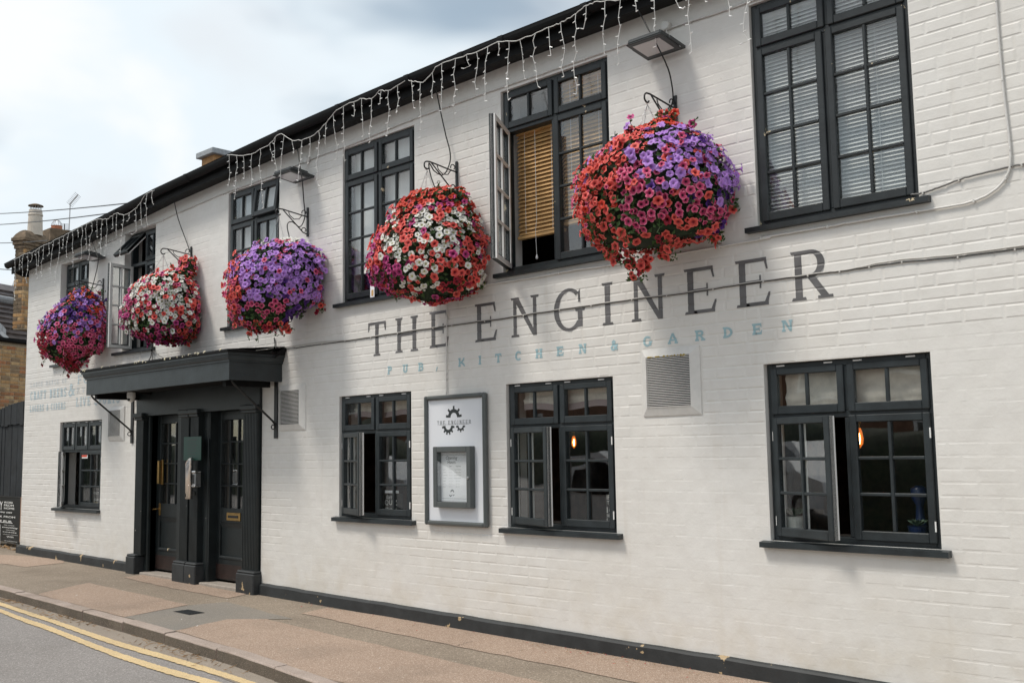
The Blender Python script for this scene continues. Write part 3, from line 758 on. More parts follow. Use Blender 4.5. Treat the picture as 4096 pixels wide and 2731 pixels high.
# eaves: fascia, soffit board, gutter in lengths with unions, slated roof
ex = [PX0 - .22, -15.0, -14.2, -13.4, -12.6, -11.9, -11.2, -10.4, -9.6, -8.6, -7.6, -6.6, -5.7, -4.5, -3, -1, 1, PX1]
def strip(name, m, prof, parent=pub, xs_=ex, zf=eave):
    V = []; F = []; k = len(prof)
    for x in xs_: V += [(x, y, zf(x) + z) for y, z in prof]
    for i in range(len(xs_) - 1):
        for j in range(k - 1): a = i * k + j; F.append((a, a + 1, a + k + 1, a + k))
    F.append(tuple(range(k))); F.append(tuple((len(xs_) - 1) * k + j for j in range(k))[::-1])
    return MB().add(V, [f[::-1] for f in F]).build(name, m, parent)
strip('soffit', 'black_gutter', [(.02, -.075), (-.165, -.115), (-.165, -.135), (.02, -.110)])
strip('fascia', 'black_gutter', [(-.150, .0), (-.150, -.14), (-.172, -.14), (-.172, .0)])
gp = [(-.172, -.005)] + [(-.227 - .058 * math.cos(R(a)), -.004 - .066 * math.sin(R(a))) for a in range(0, 181, 20)][::-1]
gp = [(-.178 - .1 * 0, -.004)] + [(-.228 + .052 * math.cos(R(a)), -.004 - .066 * math.sin(R(a))) for a in range(0, 181, 20)] + [(-.284, .002), (-.278, .004), (-.276, -.006)]
gut = strip('gutter', 'black_gutter', gp)
f = cr(700, 100, 1.809); h = cr(1900, 0, 1.96); c1 = cr(0, 700, 3.357)
for px_, py_ in (f(72, 1085), f(755, 775), f(1172, 595), f(1672, 382), f(2060, 220), f(2352, 120), h(850, 45), c1(1540, 460), c1(555, 945)):
    p = at(px_, py_, -.28); x = p.x; V = []; F = []; prof = [(-.228 + .060 * math.cos(R(a)), -.004 - .074 * math.sin(R(a))) for a in range(-6, 187, 16)]
    for dx in (-.03, .03): V += [(x + dx, y, eave(x) + z) for y, z in prof]
    k = len(prof); F = [(i, i + 1, i + 1 + k, i + k) for i in range(k - 1)]
    MB().add(V, F).build('gutter_union', 'black_gutter', gut)
strip('roof', 'roof_tile', [(-.24, .012), (2.5, .92), (BY + .2, .012), (BY + .2, -.03), (2.5, .88), (-.24, -.01)])
# dark barge board on the left end of the eaves
MB().prism([(PX0 - .19, -.02, 4.40), (PX0 - .19, -.17, 4.27), (PX0 - .19, -.02, 4.20), (PX0 - .19, .5, 4.25), (PX0 - .19, .5, 4.6)], (0, 0, 0), (.035, 0, 0)).build('barge_board', 'black_gutter', pub)
# brick stack with a slab on the roof, just showing over the gutter
p0, p1 = at(*f(210, 970), 1.2), at(*f(385, 935), 1.2)
zt = at(*f(300, 922), 1.2).z - .05; cx_ = (p0.x + p1.x) / 2 + .05
stack = bx('chimney', 'stock_brick_b', pub, cx_ - .16, cx_ + .16, 1.05, 1.35, 4.9, zt - .05)
bx('chimney_slab', 'lead', stack, cx_ - .22, cx_ + .22, .99, 1.41, zt - .05, zt + .03, .008)

# ------------------------------------------------------------------ windows
wr = random.Random(77)
def pane_grid(win, M, x0, x1, z0, z1, y, nc, nr, barw=.020, m='slate_paint', bary=(.0, .030)):
    """glazing bars and panes of one light; x,z limits are the sight opening"""
    cw, rh = (x1 - x0) / nc, (z1 - z0) / nr
    for i in range(1, nc):
        b = MB(); b.M = M; x = x0 + cw * i; b.box(x - barw / 2, x + barw / 2, y + bary[0], y + bary[1], z0, z1, .004); b.build('glazing_bar', m, win)
    for j in range(1, nr):
        for i in range(nc):
            b = MB(); b.M = M; z = z0 + rh * j; b.box(x0 + cw * i + (barw / 2 if i else 0), x0 + cw * (i + 1) - (barw / 2 if i < nc - 1 else 0), y + bary[0] + .001, y + bary[1] - .001, z - barw / 2, z + barw / 2, .004); b.build('glazing_bar', m, win)
    for i in range(nc):
        for j in range(nr):
            a, b_, c, d = x0 + cw * i + .002, x0 + cw * (i + 1) - .002, z0 + rh * j + .002, z0 + rh * (j + 1) - .002
            q = [wr.uniform(-.0016, .0016) for _ in range(3)]; q.append(q[0] + q[2] - q[1])
            yy = y + (bary[0] + bary[1]) / 2 + .004; b = MB(); b.M = M
            V = [(a, yy + q[0], c), (b_, yy + q[1], c), (b_, yy + q[2], d), (a, yy + q[3], d)]
            V += [(v[0], v[1] + .004, v[2]) for v in V]
            b.add(V, [(0, 1, 2, 3), (7, 6, 5, 4), (0, 4, 5, 1), (1, 5, 6, 2), (2, 6, 7, 3), (3, 7, 4, 0)]); b.build('pane', 'glass', win)
def casement(win, x0, x1, z0, z1, y, nc, nr, hinge=None, ang=0.0, st=.046, m='slate_paint', inner=None, label=None):
    M = None
    if hinge == 'L': M = Matrix.Translation((x0, y, 0)) @ Matrix.Rotation(R(-ang), 4, 'Z') @ Matrix.Translation((-x0, -y, 0))
    if hinge == 'T': M = Matrix.Translation((0, y, z1)) @ Matrix.Rotation(R(-ang), 4, 'X') @ Matrix.Translation((0, -y, -z1))
    yf, yb = y - .014, y + .030
    b = MB(); b.M = M
    b.box(x0, x0 + st, yf, yb, z0, z1, .005); b.box(x1 - st, x1, yf, yb, z0, z1, .005)
    b.box(x0 + st, x1 - st, yf + .001, yb - .001, z1 - st, z1, .005); b.box(x0 + st, x1 - st, yf + .001, yb - .001, z0, z0 + st * 1.25, .005)
    o = b.build('casement', m, win)
    if label: o['label'] = label
    if inner:                                # the white painted inside of an opening light, 2 mm proud of its back
        b = MB(); b.M = M; e = .004
        b.box(x0 + e, x0 + st - e, yb, yb + .008, z0 + e, z1 - e); b.box(x1 - st + e, x1 - .0, yb - .034, yb + .008, z0 + e, z1 - e)
        b.box(x0 + st - e, x1 - st + e, yb, yb + .007, z1 - st + e, z1 - e); b.box(x0 + st - e, x1 - st + e, yb, yb + .007, z0 + e, z0 + st - e)
        for i in range(1, nc): xx = lerp(x0 + st, x1 - st, i / nc); b.box(xx - .009, xx + .009, yf + .030, yb + .004, z0 + st, z1 - st)
        for j in range(1, nr): zz_ = lerp(z0 + st * 1.25, z1 - st, j / nr); b.box(x0 + st, x1 - st, yf + .031, yb + .003, zz_ - .009, zz_ + .009)
        b.build('casement_lining', inner, win)
    pane_grid(win, M, x0 + st, x1 - st, z0 + st * 1.25, z1 - st, yf + .004, nc, nr, m=m)
    return M
def window(key, label, topf, ntop, low, rows, opens=None, sill=(.055, .055), m='slate_paint', toprows=1, topcols=2, inner='white_paint', vents=True, sill_d=.05, sx=None, wlab=None):
    x0, x1, z0, z1, rec = OPEN[key]; opens = opens or {}
    fw_ = .042; zt = z1 - (z1 - z0) * topf; y = rec
    b = MB()
    b.box(x0 + .002, x0 + fw_, y, y + .085, z0 + .002, z1 - .002, .004); b.box(x1 - fw_, x1 - .002, y, y + .085, z0 + .002, z1 - .002, .004)
    b.box(x0 + fw_, x1 - fw_, y + .001, y + .084, z1 - fw_, z1 - .002, .004); b.box(x0 + fw_, x1 - fw_, y + .001, y + .084, z0 + .002, z0 + .04, .004)
    b.box(x0 + fw_, x1 - fw_, y + .001, y + .084, zt - .022, zt + .022, .004)
    tx = [lerp(x0 + fw_, x1 - fw_, i / ntop) for i in range(ntop + 1)]; lxs = [lerp(x0 + fw_, x1 - fw_, t) for t in low]
    for x in tx[1:-1]: b.box(x - .02, x + .02, y + .002, y + .083, zt + .022, z1 - fw_, .004)
    for x in lxs[1:-1]: b.box(x - .022, x + .022, y + .002, y + .083, z0 + .04, zt - .022, .004)
    win = b.build('window', m, pub, origin=(x0, 0, z0)); win['label'] = label; reveals(OPEN[key], win)
    for i in range(ntop):
        a, c = tx[i] + (.012 if i else -.010), tx[i + 1] - (.012 if i < ntop - 1 else -.010)
        hh = opens.get(('t', i)); casement(win, a, c, zt + .010, z1 - fw_ + .010, y - .004, topcols, toprows, *(hh[:2] if hh else (None, 0)), m=m, st=.044, inner=inner if hh else None, label=hh[2] if hh else None)
        if vents and m == 'slate_paint':
            for t in (.14, .80): b = MB(); b.box(lerp(a, c, t) - .028, lerp(a, c, t) + .028, y - .006, y + .002, z1 - .020, z1 - .012); b.build('hinge_cap', 'white_plastic', win)
    for i in range(len(lxs) - 1):
        a, c = lxs[i] + (.012 if i else -.010), lxs[i + 1] - (.012 if i < len(lxs) - 2 else -.010)
        hh = opens.get(('l', i)); casement(win, a, c, z0 + .028, zt - .010, y - .004, 2, rows, *(hh[:2] if hh else (None, 0)), m=m, inner=inner if hh else None, label=hh[2] if hh else None)
    if vents:
        for xx in (x0 + .036, x1 - .036):
            for t in (.12, .80): b = MB(); b.box(xx - .004, xx + .004, y - .020, y, lerp(z0, zt, t), lerp(z0, zt, t) + .06); b.build('hinge_leaf', 'white_plastic', win)
    sl, sr = sill; b = MB()
    b.add([(x0 - sl, -sill_d, z0 - .042), (x1 + sr, -sill_d, z0 - .042), (x1 + sr, rec + .02, z0 - .040), (x0 - sl, rec + .02, z0 - .040),
           (x0 - sl, -sill_d, z0 - .008), (x1 + sr, -sill_d, z0 - .008), (x1 + sr, rec + .02, z0 + .006), (x0 - sl, rec + .02, z0 + .006)],
          [(0, 3, 2, 1), (4, 5, 6, 7), (0, 1, 5, 4), (1, 2, 6, 5), (2, 3, 7, 6), (3, 0, 4, 7)])
    b.build('sill', m, win)
    return win
OC = 'casement standing open with pale inner edge'
LW = {}
LW[1] = window('lw1', 'slate grey ground floor window with three top lights, left of the doors', .34, 3, [0, .46, 1], 3, {('l', 0): ('L', 27, 'left casement standing open')}, sill=(.09, .02))
LW[2] = window('lw2', 'slate grey ground floor window left of the notice board', .30, 2, [0, .5, 1], 3, {('l', 0): ('L', 19, OC)})
LW[3] = window('lw3', 'slate grey ground floor window right of the notice board', .30, 2, [0, .5, 1], 3, {('l', 0): ('L', 14, OC)})
LW[4] = window('lw4', 'large slate grey ground floor window with potted plants on the inner ledge', .30, 2, [0, .5, 1], 3, {('l', 0): ('L', 19, OC)})
UW = {}
UW[1] = window('uw1', 'deeply recessed upper window at the far left end', .24, 2, [0, .5, 1], 4, sill=(.17, .05), vents=False)
UW[2] = window('uw2', 'recessed upper window with casement and top light flung open', .27, 2, [0, .5, 1], 4, {('l', 0): ('L', 75, OC), ('t', 0): ('T', 42, 'top light pushed out')}, sill=(.20, .05), vents=False)
UW[3] = window('uw3', 'closed upper window above the canopy\'s right end', .25, 2, [0, .5, 1], 4, {('t', 1): ('T', 7, 'top light slightly ajar')}, sill=(.06, .06), m='slate_paint_worn', vents=False, inner=None)
UW[4] = window('uw4', 'closed upper window with peeling paint and small cards at its foot', .22, 2, [0, .5, 1], 4, sill=(.09, .05), m='slate_paint_worn', vents=False)
UW[5] = window('uw5', 'upper window with wooden venetian blind and left casement open', .22, 2, [0, .49, 1], 4, {('l', 0): ('L', 60, 'left casement open, white inside')}, sill=(.07, .05), m='slate_paint_worn', vents=False)
UW[6] = window('uw6', 'closed upper window with white venetian blind at the right', .205, 2, [0, .48, 1], 4, sill=(.07, .07), m='slate_paint_worn', vents=False)

# ------------------------------------------------------------------ doorcase, doors, canopy
dz = zg(-10.6)
dcase = bx('doorcase', 'door_paint', pub, -11.985, -9.27, -.030, .05, 1.985, 2.30)        # frieze board
mb = MB(); mb.box(-12.0, -11.72, .02, .30, dz - .1, 2.3); mb.box(-9.58, -9.268, .02, .30, dz - .1, 2.3); mb.box(-11.05, -10.33, .02, .30, dz - .1, 2.3); mb.box(-12.0, -9.268, .05, .30, 1.99, 2.3)
mb.build('door_lining', 'door_paint', dcase)
def pilaster(x0, x1, flutes, y=-.055, block=None, zb=.25):
    z0 = zg((x0 + x1) / 2); mb = MB()
    mb.box(x0, x1, y + .016, .03, z0 + .22, 1.965)
    n = flutes; w = (x1 - x0)
    for i in range(n + 1):
        x = lerp(x0, x1, i / n); ww = w / n * .30; mb.box(max(x0, x - ww), min(x1, x + ww), y + .011, y + .018, z0 + .24, 1.95)
    p = mb.build('pilaster', 'door_paint', dcase)
    MB().box(x0 - .022, x1 + .022, y - .028, .03, 1.965, 2.02, .008).box(x0 - .010, x1 + .010, y - .014, .03, 1.935, 1.966, .006).build('capital', 'door_paint', dcase)
    b0, b1 = block or (x0 - .03, x1 + .03)
    MB().box(b0, b1, y - .045, .03, z0 - .05, z0 + .205, .010).box(b0 + .006, b1 - .006, y - .038, .03, z0 + .203, z0 + .232, .012).build('plinth_block', 'plinth_paint', dcase)
pilaster(-11.955, -11.775, 7, block=(-12.045, -11.83))
pilaster(-10.865, -10.69, 7, block=(-10.925, -10.655)); pilaster(-10.650, -10.475, 7, block=(-10.652, -10.415))
pilaster(-9.555, -9.290, 9, block=(-9.585, -9.250))
def door(x0, x1, label):
    y = .115; z0 = zg(x0) + .055; z1 = 1.985
    st, mid, bot = .085, z0 + .78, z0 + .14
    mb = MB(); mb.box(x0, x0 + st, y, y + .045, z0, z1, .004); mb.box(x1 - st, x1, y, y + .045, z0, z1, .004); mb.box(x0 + st, x1 - st, y + .001, y + .044, z1 - .10, z1, .004)
    mb.box(x0 + st, x1 - st, y + .001, y + .044, mid - .16, mid, .004); mb.box(x0 + st, x1 - st, y + .001, y + .044, z0, bot + .09, .004)
    d = mb.build('door', 'door_paint', pub, origin=(x0, y, z0)); d['label'] = label
    bx('panel', 'door_paint', d, x0 + st, x1 - st, y + .022, y + .036, bot + .09, mid - .16)
    mb = MB(); mb.add([(x0 + st, y + .001, mid - .16), (x1 - st, y + .001, mid - .16), (x1 - st, y + .022, mid - .215), (x0 + st, y + .022, mid - .215)], [(0, 3, 2, 1)]); mb.build('panel_moulding', 'slate_paint', d)
    mb = MB(); mb.box(x0 + st, x1 - st, y - .010, y + .022, bot + .088, bot + .118, .006); mb.build('weather_bar', 'slate_paint_worn', d)
    bx('kick_plate', 'kick_brown', d, x0 + .01, x1 - .01, y - .004, y + .001, z0 + .01, bot + .03)
    pane_grid(d, None, x0 + st, x1 - st, mid, z1 - .10, y + .006, 3, 4, barw=.018, m='door_paint', bary=(.0, .026))
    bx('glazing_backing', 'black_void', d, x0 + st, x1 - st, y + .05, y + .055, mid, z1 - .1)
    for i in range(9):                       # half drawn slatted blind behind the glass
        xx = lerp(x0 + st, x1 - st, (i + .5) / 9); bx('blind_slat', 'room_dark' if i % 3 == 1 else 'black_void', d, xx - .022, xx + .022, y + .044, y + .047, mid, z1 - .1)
    bx('threshold', 'stone_sill', d, x0 - .05, x1 + .05, -.06, .14, zg(x0) - .05, zg(x0) + .03, .008)
    return d
dL = door(-11.72, -11.03, 'left door with brass pull and lever')
dR = door(-10.345, -9.665, 'right door with brass letter box')
# door frames: stepped mouldings either side
for x0, x1 in ((-11.772, -11.72), (-11.05, -10.90), (-10.45, -10.345), (-9.665, -9.56)):
    MB().box(x0, x1, .04, .12, dz - .02, 1.985, .006).box(x0 + .012, x1 - .012, .012, .045, dz - .02, 1.985, .006).build('door_frame', 'door_paint', dcase)
c4 = cr(300, 1350, 1.4937)
# brass furniture
p, q = at(*c4(500, 733), .06), at(*c4(500, 873), .06); mb = MB(); mb.box(p.x - .012, p.x + .018, .10, .12, q.z - .01, p.z + .01, .003); mb.box(p.x - .030, p.x + .006, .055, .10, q.z, p.z, .006); mb.build('pull_handle', 'brass', dL)
p = at(*c4(492, 1022), .08); mb = MB(); mb.box(p.x - .018, p.x + .018, .104, .115, p.z - .075, p.z + .065, .003); mb.tube([(p.x, .105, p.z), (p.x, .07, p.z), (p.x - .06, .064, p.z - .004), (p.x - .10, .066, p.z - .010)], .008); mb.build('lever_handle', 'brass', dL)
a, b = at(*c4(908, 1043), .11), at(*c4(987, 1096), .11); mb = MB(); mb.box(a.x, b.x, .104, .116, b.z, a.z, .004); lb = mb.build('letter_box', 'brass', dR)
mb = MB(); mb.box(a.x + .035, b.x - .035, .099, .105, b.z + .03, a.z - .03, .002); mb.build('letter_flap', 'iron', dR)
# canopy
CX0, CX1, CY = -12.09, -8.905, -.615
can = empty('canopy', (-10.5, 0, 2.25), pub); can['label'] = 'slate grey flat canopy with moulded cornice over the two doors'
def ring(name, m, prof, parent):             # a moulding run round three sides of the canopy: prof = (projection, z)
    V = []; F = []; k = len(prof)
    for cx, sy in ((0, None), (0, 1), (1, 1), (1, None)):
        for pj, z in prof:
            x = (CX0 - pj) if cx == 0 else (CX1 + pj); y = .0 if sy is None else CY - pj; V.append((x, y, z))
    for i in range(3):
        for j in range(k - 1): a = i * k + j; F.append((a, a + 1, a + k + 1, a + k))
    return MB().add(V, F).build(name, m, parent)
ring('fascia_board', 'slate_paint', [(-.03, 2.235), (0, 2.235), (0, 2.415), (.012, 2.418)], can)
ring('cornice', 'slate_paint', [(0, 2.415), (.014, 2.417), (.014, 2.433), (.020, 2.436), (.030, 2.452), (.034, 2.47), (.034, 2.478), (.048, 2.482), (.048, 2.505)], can)
mb = MB(); mb.box(CX0 - .062, CX1 + .062, CY - .062, 0, 2.505, 2.535, .006); mb.add([(CX0 - .05, CY - .05, 2.535), (CX1 + .05, CY - .05, 2.535), (CX1 + .05, 0, 2.60), (CX0 - .05, 0, 2.60)], [(0, 1, 2, 3)]); mb.build('canopy_roof', 'black_gutter', can)
bx('canopy_soffit', 'black_gutter', can, CX0 + .03, CX1 - .03, CY + .03, .0, 2.262, 2.28)
for xx in (CX0 + .10, CX1 - .22): bx('canopy_bearer', 'black_gutter', can, xx, xx + .06, CY + .06, -.035, 2.185, 2.262)
rnd = random.Random(8); mb = MB()
for i in range(46):
    x = rnd.choice([rnd.uniform(CX0, CX1), rnd.gauss(-10.6, .4), rnd.gauss(-9.3, .25), CX0 + rnd.uniform(-.04, .1)]); x = min(CX1, max(CX0 - .05, x)); s = rnd.uniform(.006, .02)
    mb.lathe([(s, 0), (s * .8, .004), (s * .2, .007)], (x, CY - .05 - rnd.uniform(0, .008), 2.531 + rnd.uniform(-.012, .004)), 6, axis=(rnd.uniform(-.3, .3), -1, .6))
tag(mb.build('lichen_spots', 'lichen', can), kind='stuff')
MB().add([(CX1 - .12, -.05, 2.545), (CX1 + .075, -.09, 2.55), (CX1 + .08, -.005, 2.58), (CX1 - .1, 0, 2.60), (CX1 + .072, -.15, 2.46), (CX1 + .085, -.01, 2.54)], [(0, 1, 2, 3), (1, 4, 5, 2)]).build('loose_lead_flap', 'black_gutter', can)
for xx, lab in ((-9.0, 'r'), (-12.14, 'l')):
    mb = MB(); mb.box(xx - .03, xx + .03, -.014, .0, 1.66, 2.25, .003); st_ = mb.build('wall_strut', 'iron', can)
    xr = xx - .10 if lab == 'r' else xx + .10
    MB().tube([(xx, -.014, 1.80), (xx, -.05, 1.84), (xx, -.50, 2.20), (xx, -.53, 2.235)], .011, 8).build('strut_rod', 'iron', can)
    MB().tube([Vector((xx, -.04 + .022 * math.cos(a * .6), 1.775 + .022 * math.sin(a * .6))) for a in range(11)], .006, 6).build('strut_eye', 'iron', can)

# ------------------------------------------------------------------ louvred vents in white frames
def vent(x0, x1, z0, z1, n, inner, label, moss=False):
    a, b, c, d = inner; y = -.026
    v = empty('vent', (x0, 0, z0), pub); v['label'] = label
    mb = MB()
    O = [(x0, -.006, z0), (x1, -.006, z0), (x1, -.006, z1), (x0, -.006, z1)]; I = [(a, y, c), (b, y, c), (b, y, d), (a, y, d)]
    mb.add(O + I, [(i, (i + 1) % 4, (i + 1) % 4 + 4, i + 4) for i in range(4)]); Bk = [(p[0], .004, p[2]) for p in O]; mb.add(O + Bk, [(i, i + 4, (i + 1) % 4 + 4, (i + 1) % 4) for i in range(4)])
    J = [(p[0] , -.004, p[2]) for p in I]; mb.add(I + J, [(i, (i + 1) % 4, (i + 1) % 4 + 4, i + 4) for i in range(4)])
    mb.build('vent_frame', 'cream_trim', v)
    mb = MB(); mb.add([(a, -.005, c), (b, -.005, c), (b, -.005, d), (a, -.005, d)], [(0, 1, 2, 3)]); mb.build('vent_backing', 'black_void', v)
    hgt = (d - c) / n
    for i in range(n):
        z = c + hgt * i; mb = MB(); mb.add([(a, y - .004, z), (b, y - .004, z), (b, y - .004, z + hgt * .40), (a, y - .004, z + hgt * .40), (b, y + .014, z + hgt * .42), (a, y + .014, z + hgt * .42), (b, y + .014, z + hgt * .3), (a, y + .014, z + hgt * .3)], [(0, 1, 2, 3), (3, 2, 4, 5), (1, 0, 7, 6), (0, 3, 5, 7), (2, 1, 6, 4)]); mb.build('louvre', 'cream_trim', v)
    if moss:
        rr = random.Random(3); mb = MB()
        for i in range(60):
            x = lerp(a + .02, b - .03, rr.random()); s = rr.uniform(.004, .010); mb.lathe([(s, 0), (s * .9, s * .5), (s * .3, s * .9)], (x, y + rr.uniform(-.004, .012), d - .002 - (rr.random() < .18) * hgt * rr.uniform(.4, 1.0)), 6)
        tag(mb.build('moss', 'moss', v), kind='stuff')
    return v
vent(-4.353, -3.862, 1.724, 2.20, 30, (-4.305, -3.935, 1.785, 2.143), 'large louvred vent with moss on top, between the two right windows', True)
vent(-8.94, -8.485, 1.735, 2.193, 26, (-8.915, -8.573, 1.792, 2.138), 'louvred vent right of the doors')
vent(-12.76, -12.355, 1.70, 2.13, 24, (-12.755, -12.43, 1.755, 2.085), 'louvred vent left of the doors')

# ------------------------------------------------------------------ painted lettering
sign = empty('wall_lettering', (-5.2, 0, 2.4), pub); sign['label'] = 'painted name in grey serif capitals with pale blue line below'
BIG = (.155, .078, .085, .058)
for ch, a, b, z0, z1 in (('T', -7.497, -7.243, 2.390, 2.707), ('H', -7.106, -6.793, 2.394, 2.711), ('E', -6.643, -6.41, 2.402, 2.719), ('E', -6.072, -5.828, 2.405, 2.725), ('N', -5.660, -5.338, 2.408, 2.730),
                         ('G', -5.188, -4.880, 2.410, 2.733), ('I', -4.713, -4.600, 2.417, 2.737), ('N', -4.446, -4.126, 2.417, 2.741), ('E', -3.973, -3.728, 2.421, 2.742), ('E', -3.560, -3.318, 2.425, 2.743), ('R', -3.151, -2.895, 2.425, 2.745)):
    mb = MB(); put_glyph(mb, ch, a, b, z0, z1, -.0006, BIG); mb.build('letter', 'letter_grey', sign)
SLAB = (.25, .19, .10, .17)
for ch, a, w in (('P', -7.218, .066), ('U', -7.005, .072), ('B', -6.795, .070), (',', -6.575, .06), ('K', -6.280, .082), ('I', -6.048, .062), ('T', -5.838, .070), ('C', -5.612, .072), ('H', -5.392, .076), ('E', -5.170, .070), ('N', -4.948, .082),
                ('&', -4.640, .068), ('G', -4.340, .074), ('A', -4.124, .082), ('R', -3.898, .076), ('D', -3.674, .074), ('E', -3.450, .070), ('N', -3.236, .084)):
    t = (a + 7.218) / 4.0; z0 = lerp(2.206, 2.235, t); mb = MB(); put_glyph(mb, ch, a, a + w, z0, z0 + .074, -.0006, SLAB); mb.build('letter', 'letter_blue', sign)
sgn2 = empty('wall_lettering', (-14, 0, 2.3), pub); sgn2['label'] = 'faded pale blue lettering left of the canopy'
def line(s, x0, x1, z0, z1, m, style, gap=.28, sp=.5):
    ws = [sp if ch == ' ' else {'I': .5, 'W': 1.2, 'M': 1.2}.get(ch, .78) for ch in s]; tot = sum(ws) + gap * (len(s) - 1); k = (x1 - x0) / tot; x = x0
    for ch, w in zip(s, ws):
        if ch != ' ':
            mb = MB(); put_glyph(mb, ch, x, x + w * k, z0, z1, -.0006, style); mb.build('letter', m, sgn2)
        x += (w + gap) * k
OLD = (.24, .13, .12, .12)
line('LARGE RANGE OF', -15.33, -14.08, 2.522, 2.588, 'letter_ghost', OLD)
line('CRAFT BEERS', -15.32, -14.09, 2.336, 2.456, 'letter_faded', OLD)
line('LAGERS & CIDERS', -15.33, -14.11, 2.166, 2.256, 'letter_faded', OLD)
line('&', -14.045, -13.83, 2.330, 2.500, 'letter_faded', OLD)
line('FOOD', -13.75, -13.05, 2.480, 2.603, 'letter_faded', OLD)
line('EVERY DAY', -13.765, -12.35, 2.36, 2.437, 'letter_ghost', OLD, gap=.9)
line('LIVE SPORTS', -13.78, -12.50, 2.180, 2.300, 'letter_faded', OLD)

# ------------------------------------------------------------------ inside the windows
def ven_blind(name, label, x0, x1, z0, z1, y, n, m, tilt=.35, cord=False, cat='blind'):
    o = empty(name, (x0, y, z1)); tag(o, label, cat)
    for i in range(n):
        z = lerp(z1, z0, (i + .5) / n); mb = MB(); mb.M = Matrix.Translation((0, y, z)) @ Matrix.Rotation(tilt, 4, 'X'); mb.box(x0, x1, -.024, .024, -.0014, .0014); mb.build('slat', m, o)
    bx('bottom_rail', m, o, x0, x1, y - .024, y + .024, z0 - .035, z0 - .012); bx('head_rail', m, o, x0, x1, y - .026, y + .026, z1, z1 + .035)
    for t in (.2, .8): MB().tube([(lerp(x0, x1, t), y - .026, z1), (lerp(x0, x1, t), y - .027, z0)], .0015, 4).build('ladder_cord', 'white_plastic', o)
    if cord:
        xc = lerp(x0, x1, .45); MB().tube([(xc, y - .034, z1), (xc + .004, y - .036, z0 + .1), (xc - .01, y - .036, z0), (xc, y - .036, z0 - .20)], .002, 5).build('pull_cord', 'white_plastic', o); MB().lathe([(.003, .03), (.011, .0), (.006, -.01)], (xc, y - .036, z0 - .22), 8).build('cord_acorn', 'white_plastic', o)
    return o
x0, x1, z0, z1, rec = OPEN['uw5']
ven_blind('venetian_blind', 'golden wooden venetian blind in the open upper window', x0 + .07, x0 + .56, 3.27, 4.12, .135, 25, 'wood_blind', .95, True)
ven_blind('venetian_blind', 'golden wooden venetian blind behind the closed light of the open upper window', x0 + .60, x1 - .06, 3.30, 4.40, .105, 33, 'wood_blind', .95)
x0, x1, z0, z1, rec = OPEN['uw6']
ven_blind('venetian_blind', 'white venetian blind filling the closed upper window at the right', x0 + .05, x1 - .05, 3.03, 4.40, .105, 52, 'blind_white', .75)
for k, lab in (('uw1', 'plain grey roller blind in the far left upper window'), ('uw3', 'plain grey roller blind in the upper window above the canopy end'), ('uw4', 'plain grey roller blind in the upper window with peeling paint')):
    x0, x1, z0, z1, rec = OPEN[k]; zb = z0 + (.30 if k == 'uw4' else .05); o = empty('roller_blind', (x0, .2, z1)); tag(o, lab, 'blind')
    bx('blind_cloth', 'net_blind', o, x0 + .05, x1 - .05, rec + .095, rec + .098, zb, z1 - .06); bx('bottom_bar', 'white_plastic', o, x0 + .05, x1 - .05, rec + .09, rec + .102, zb - .02, zb); MB().tube([(x0 + .05, rec + .11, z1 - .05), (x1 - .05, rec + .11, z1 - .05)], .014, 8).build('roller', 'white_plastic', o)
# roman blinds behind the top lights of the ground floor windows
for k, lab, zb in (('lw2', 'cream cloth blind behind the top lights left of the notice board', .16), ('lw3', 'cream cloth blind behind the top lights right of the notice board', .17), ('lw4', 'cream cloth blind behind the top lights of the window with potted plants', .295), ('lw1', 'short cream cloth blind behind the top lights left of the doors', .30)):
    x0, x1, z0, z1, rec = OPEN[k]; o = empty('roman_blind', (x0, .2, z1)); tag(o, lab, 'blind'); rr = random.Random(k)
    n = 36; V = []; F = []; rows = 7; a, b = (x0 + .09, x1 - .05) if k != 'lw1' else (x0 + .42, x0 + .86)
    for j in range(rows + 1):
        for i in range(n + 1):
            t = i / n; zz_ = lerp(z1 - .02, z1 - zb, j / rows); sag = .012 * math.sin(t * 9 + j) * j / rows
            V.append((lerp(a, b, t), .125 + .012 * math.sin(j * 2.2) + .006 * math.sin(t * 21 + j * .7), zz_ + sag))
    for j in range(rows):
        for i in range(n): q = j * (n + 1) + i; F.append((q, q + n + 1, q + n + 2, q + 1))
    MB().add(V, F).build('blind_cloth', 'curtain', o, smooth=True)
    V = [(lerp(a, b, i / n), .122 + .006 * math.sin(i * .58), z1 - zb - (.0 if j == 0 else .05) + .012 * math.sin(i / n * 9 + 7)) for j in (0, 1) for i in range(n + 1)]
    MB().add(V, [(i, i + n + 1, i + n + 2, i + 1) for i in range(n)]).build('blind_hem', 'curtain_hem', o, smooth=True)
# warm filament lamps
def bulb(p, label, s=1.0):
    o = empty('pendant_lamp', (p.x, p.y, p.z)); tag(o, label, 'lamp')
    MB().lathe([(.004 * s, -.055 * s), (.022 * s, -.03 * s), (.026 * s, .0), (.020 * s, .04 * s), (.012 * s, .065 * s)], p, 12).build('bulb', 'amber_glass', o, smooth=True); MB().lathe([(.004 * s, -.032 * s), (.0085 * s, 0), (.004 * s, .035 * s)], p + (EYE - p).normalized() * .03 * s, 8).build('filament', 'amber_filament', o)
    MB().lathe([(.014 * s, .065 * s), (.016 * s, .11 * s), (.004 * s, .12 * s)], p, 10).build('lamp_holder', 'brass', o); MB().tube([p + Vector((0, 0, .115 * s)), Vector((p.x, p.y, 2.30))], .003, 4).build('flex', 'hose', o)
w3 = cr(1950, 1450, 2.09); w4 = cr(2950, 1350, 1.6505)
bulb(at(*w3(722, 668), .75), 'glowing filament lamp behind the window right of the notice board', .85)
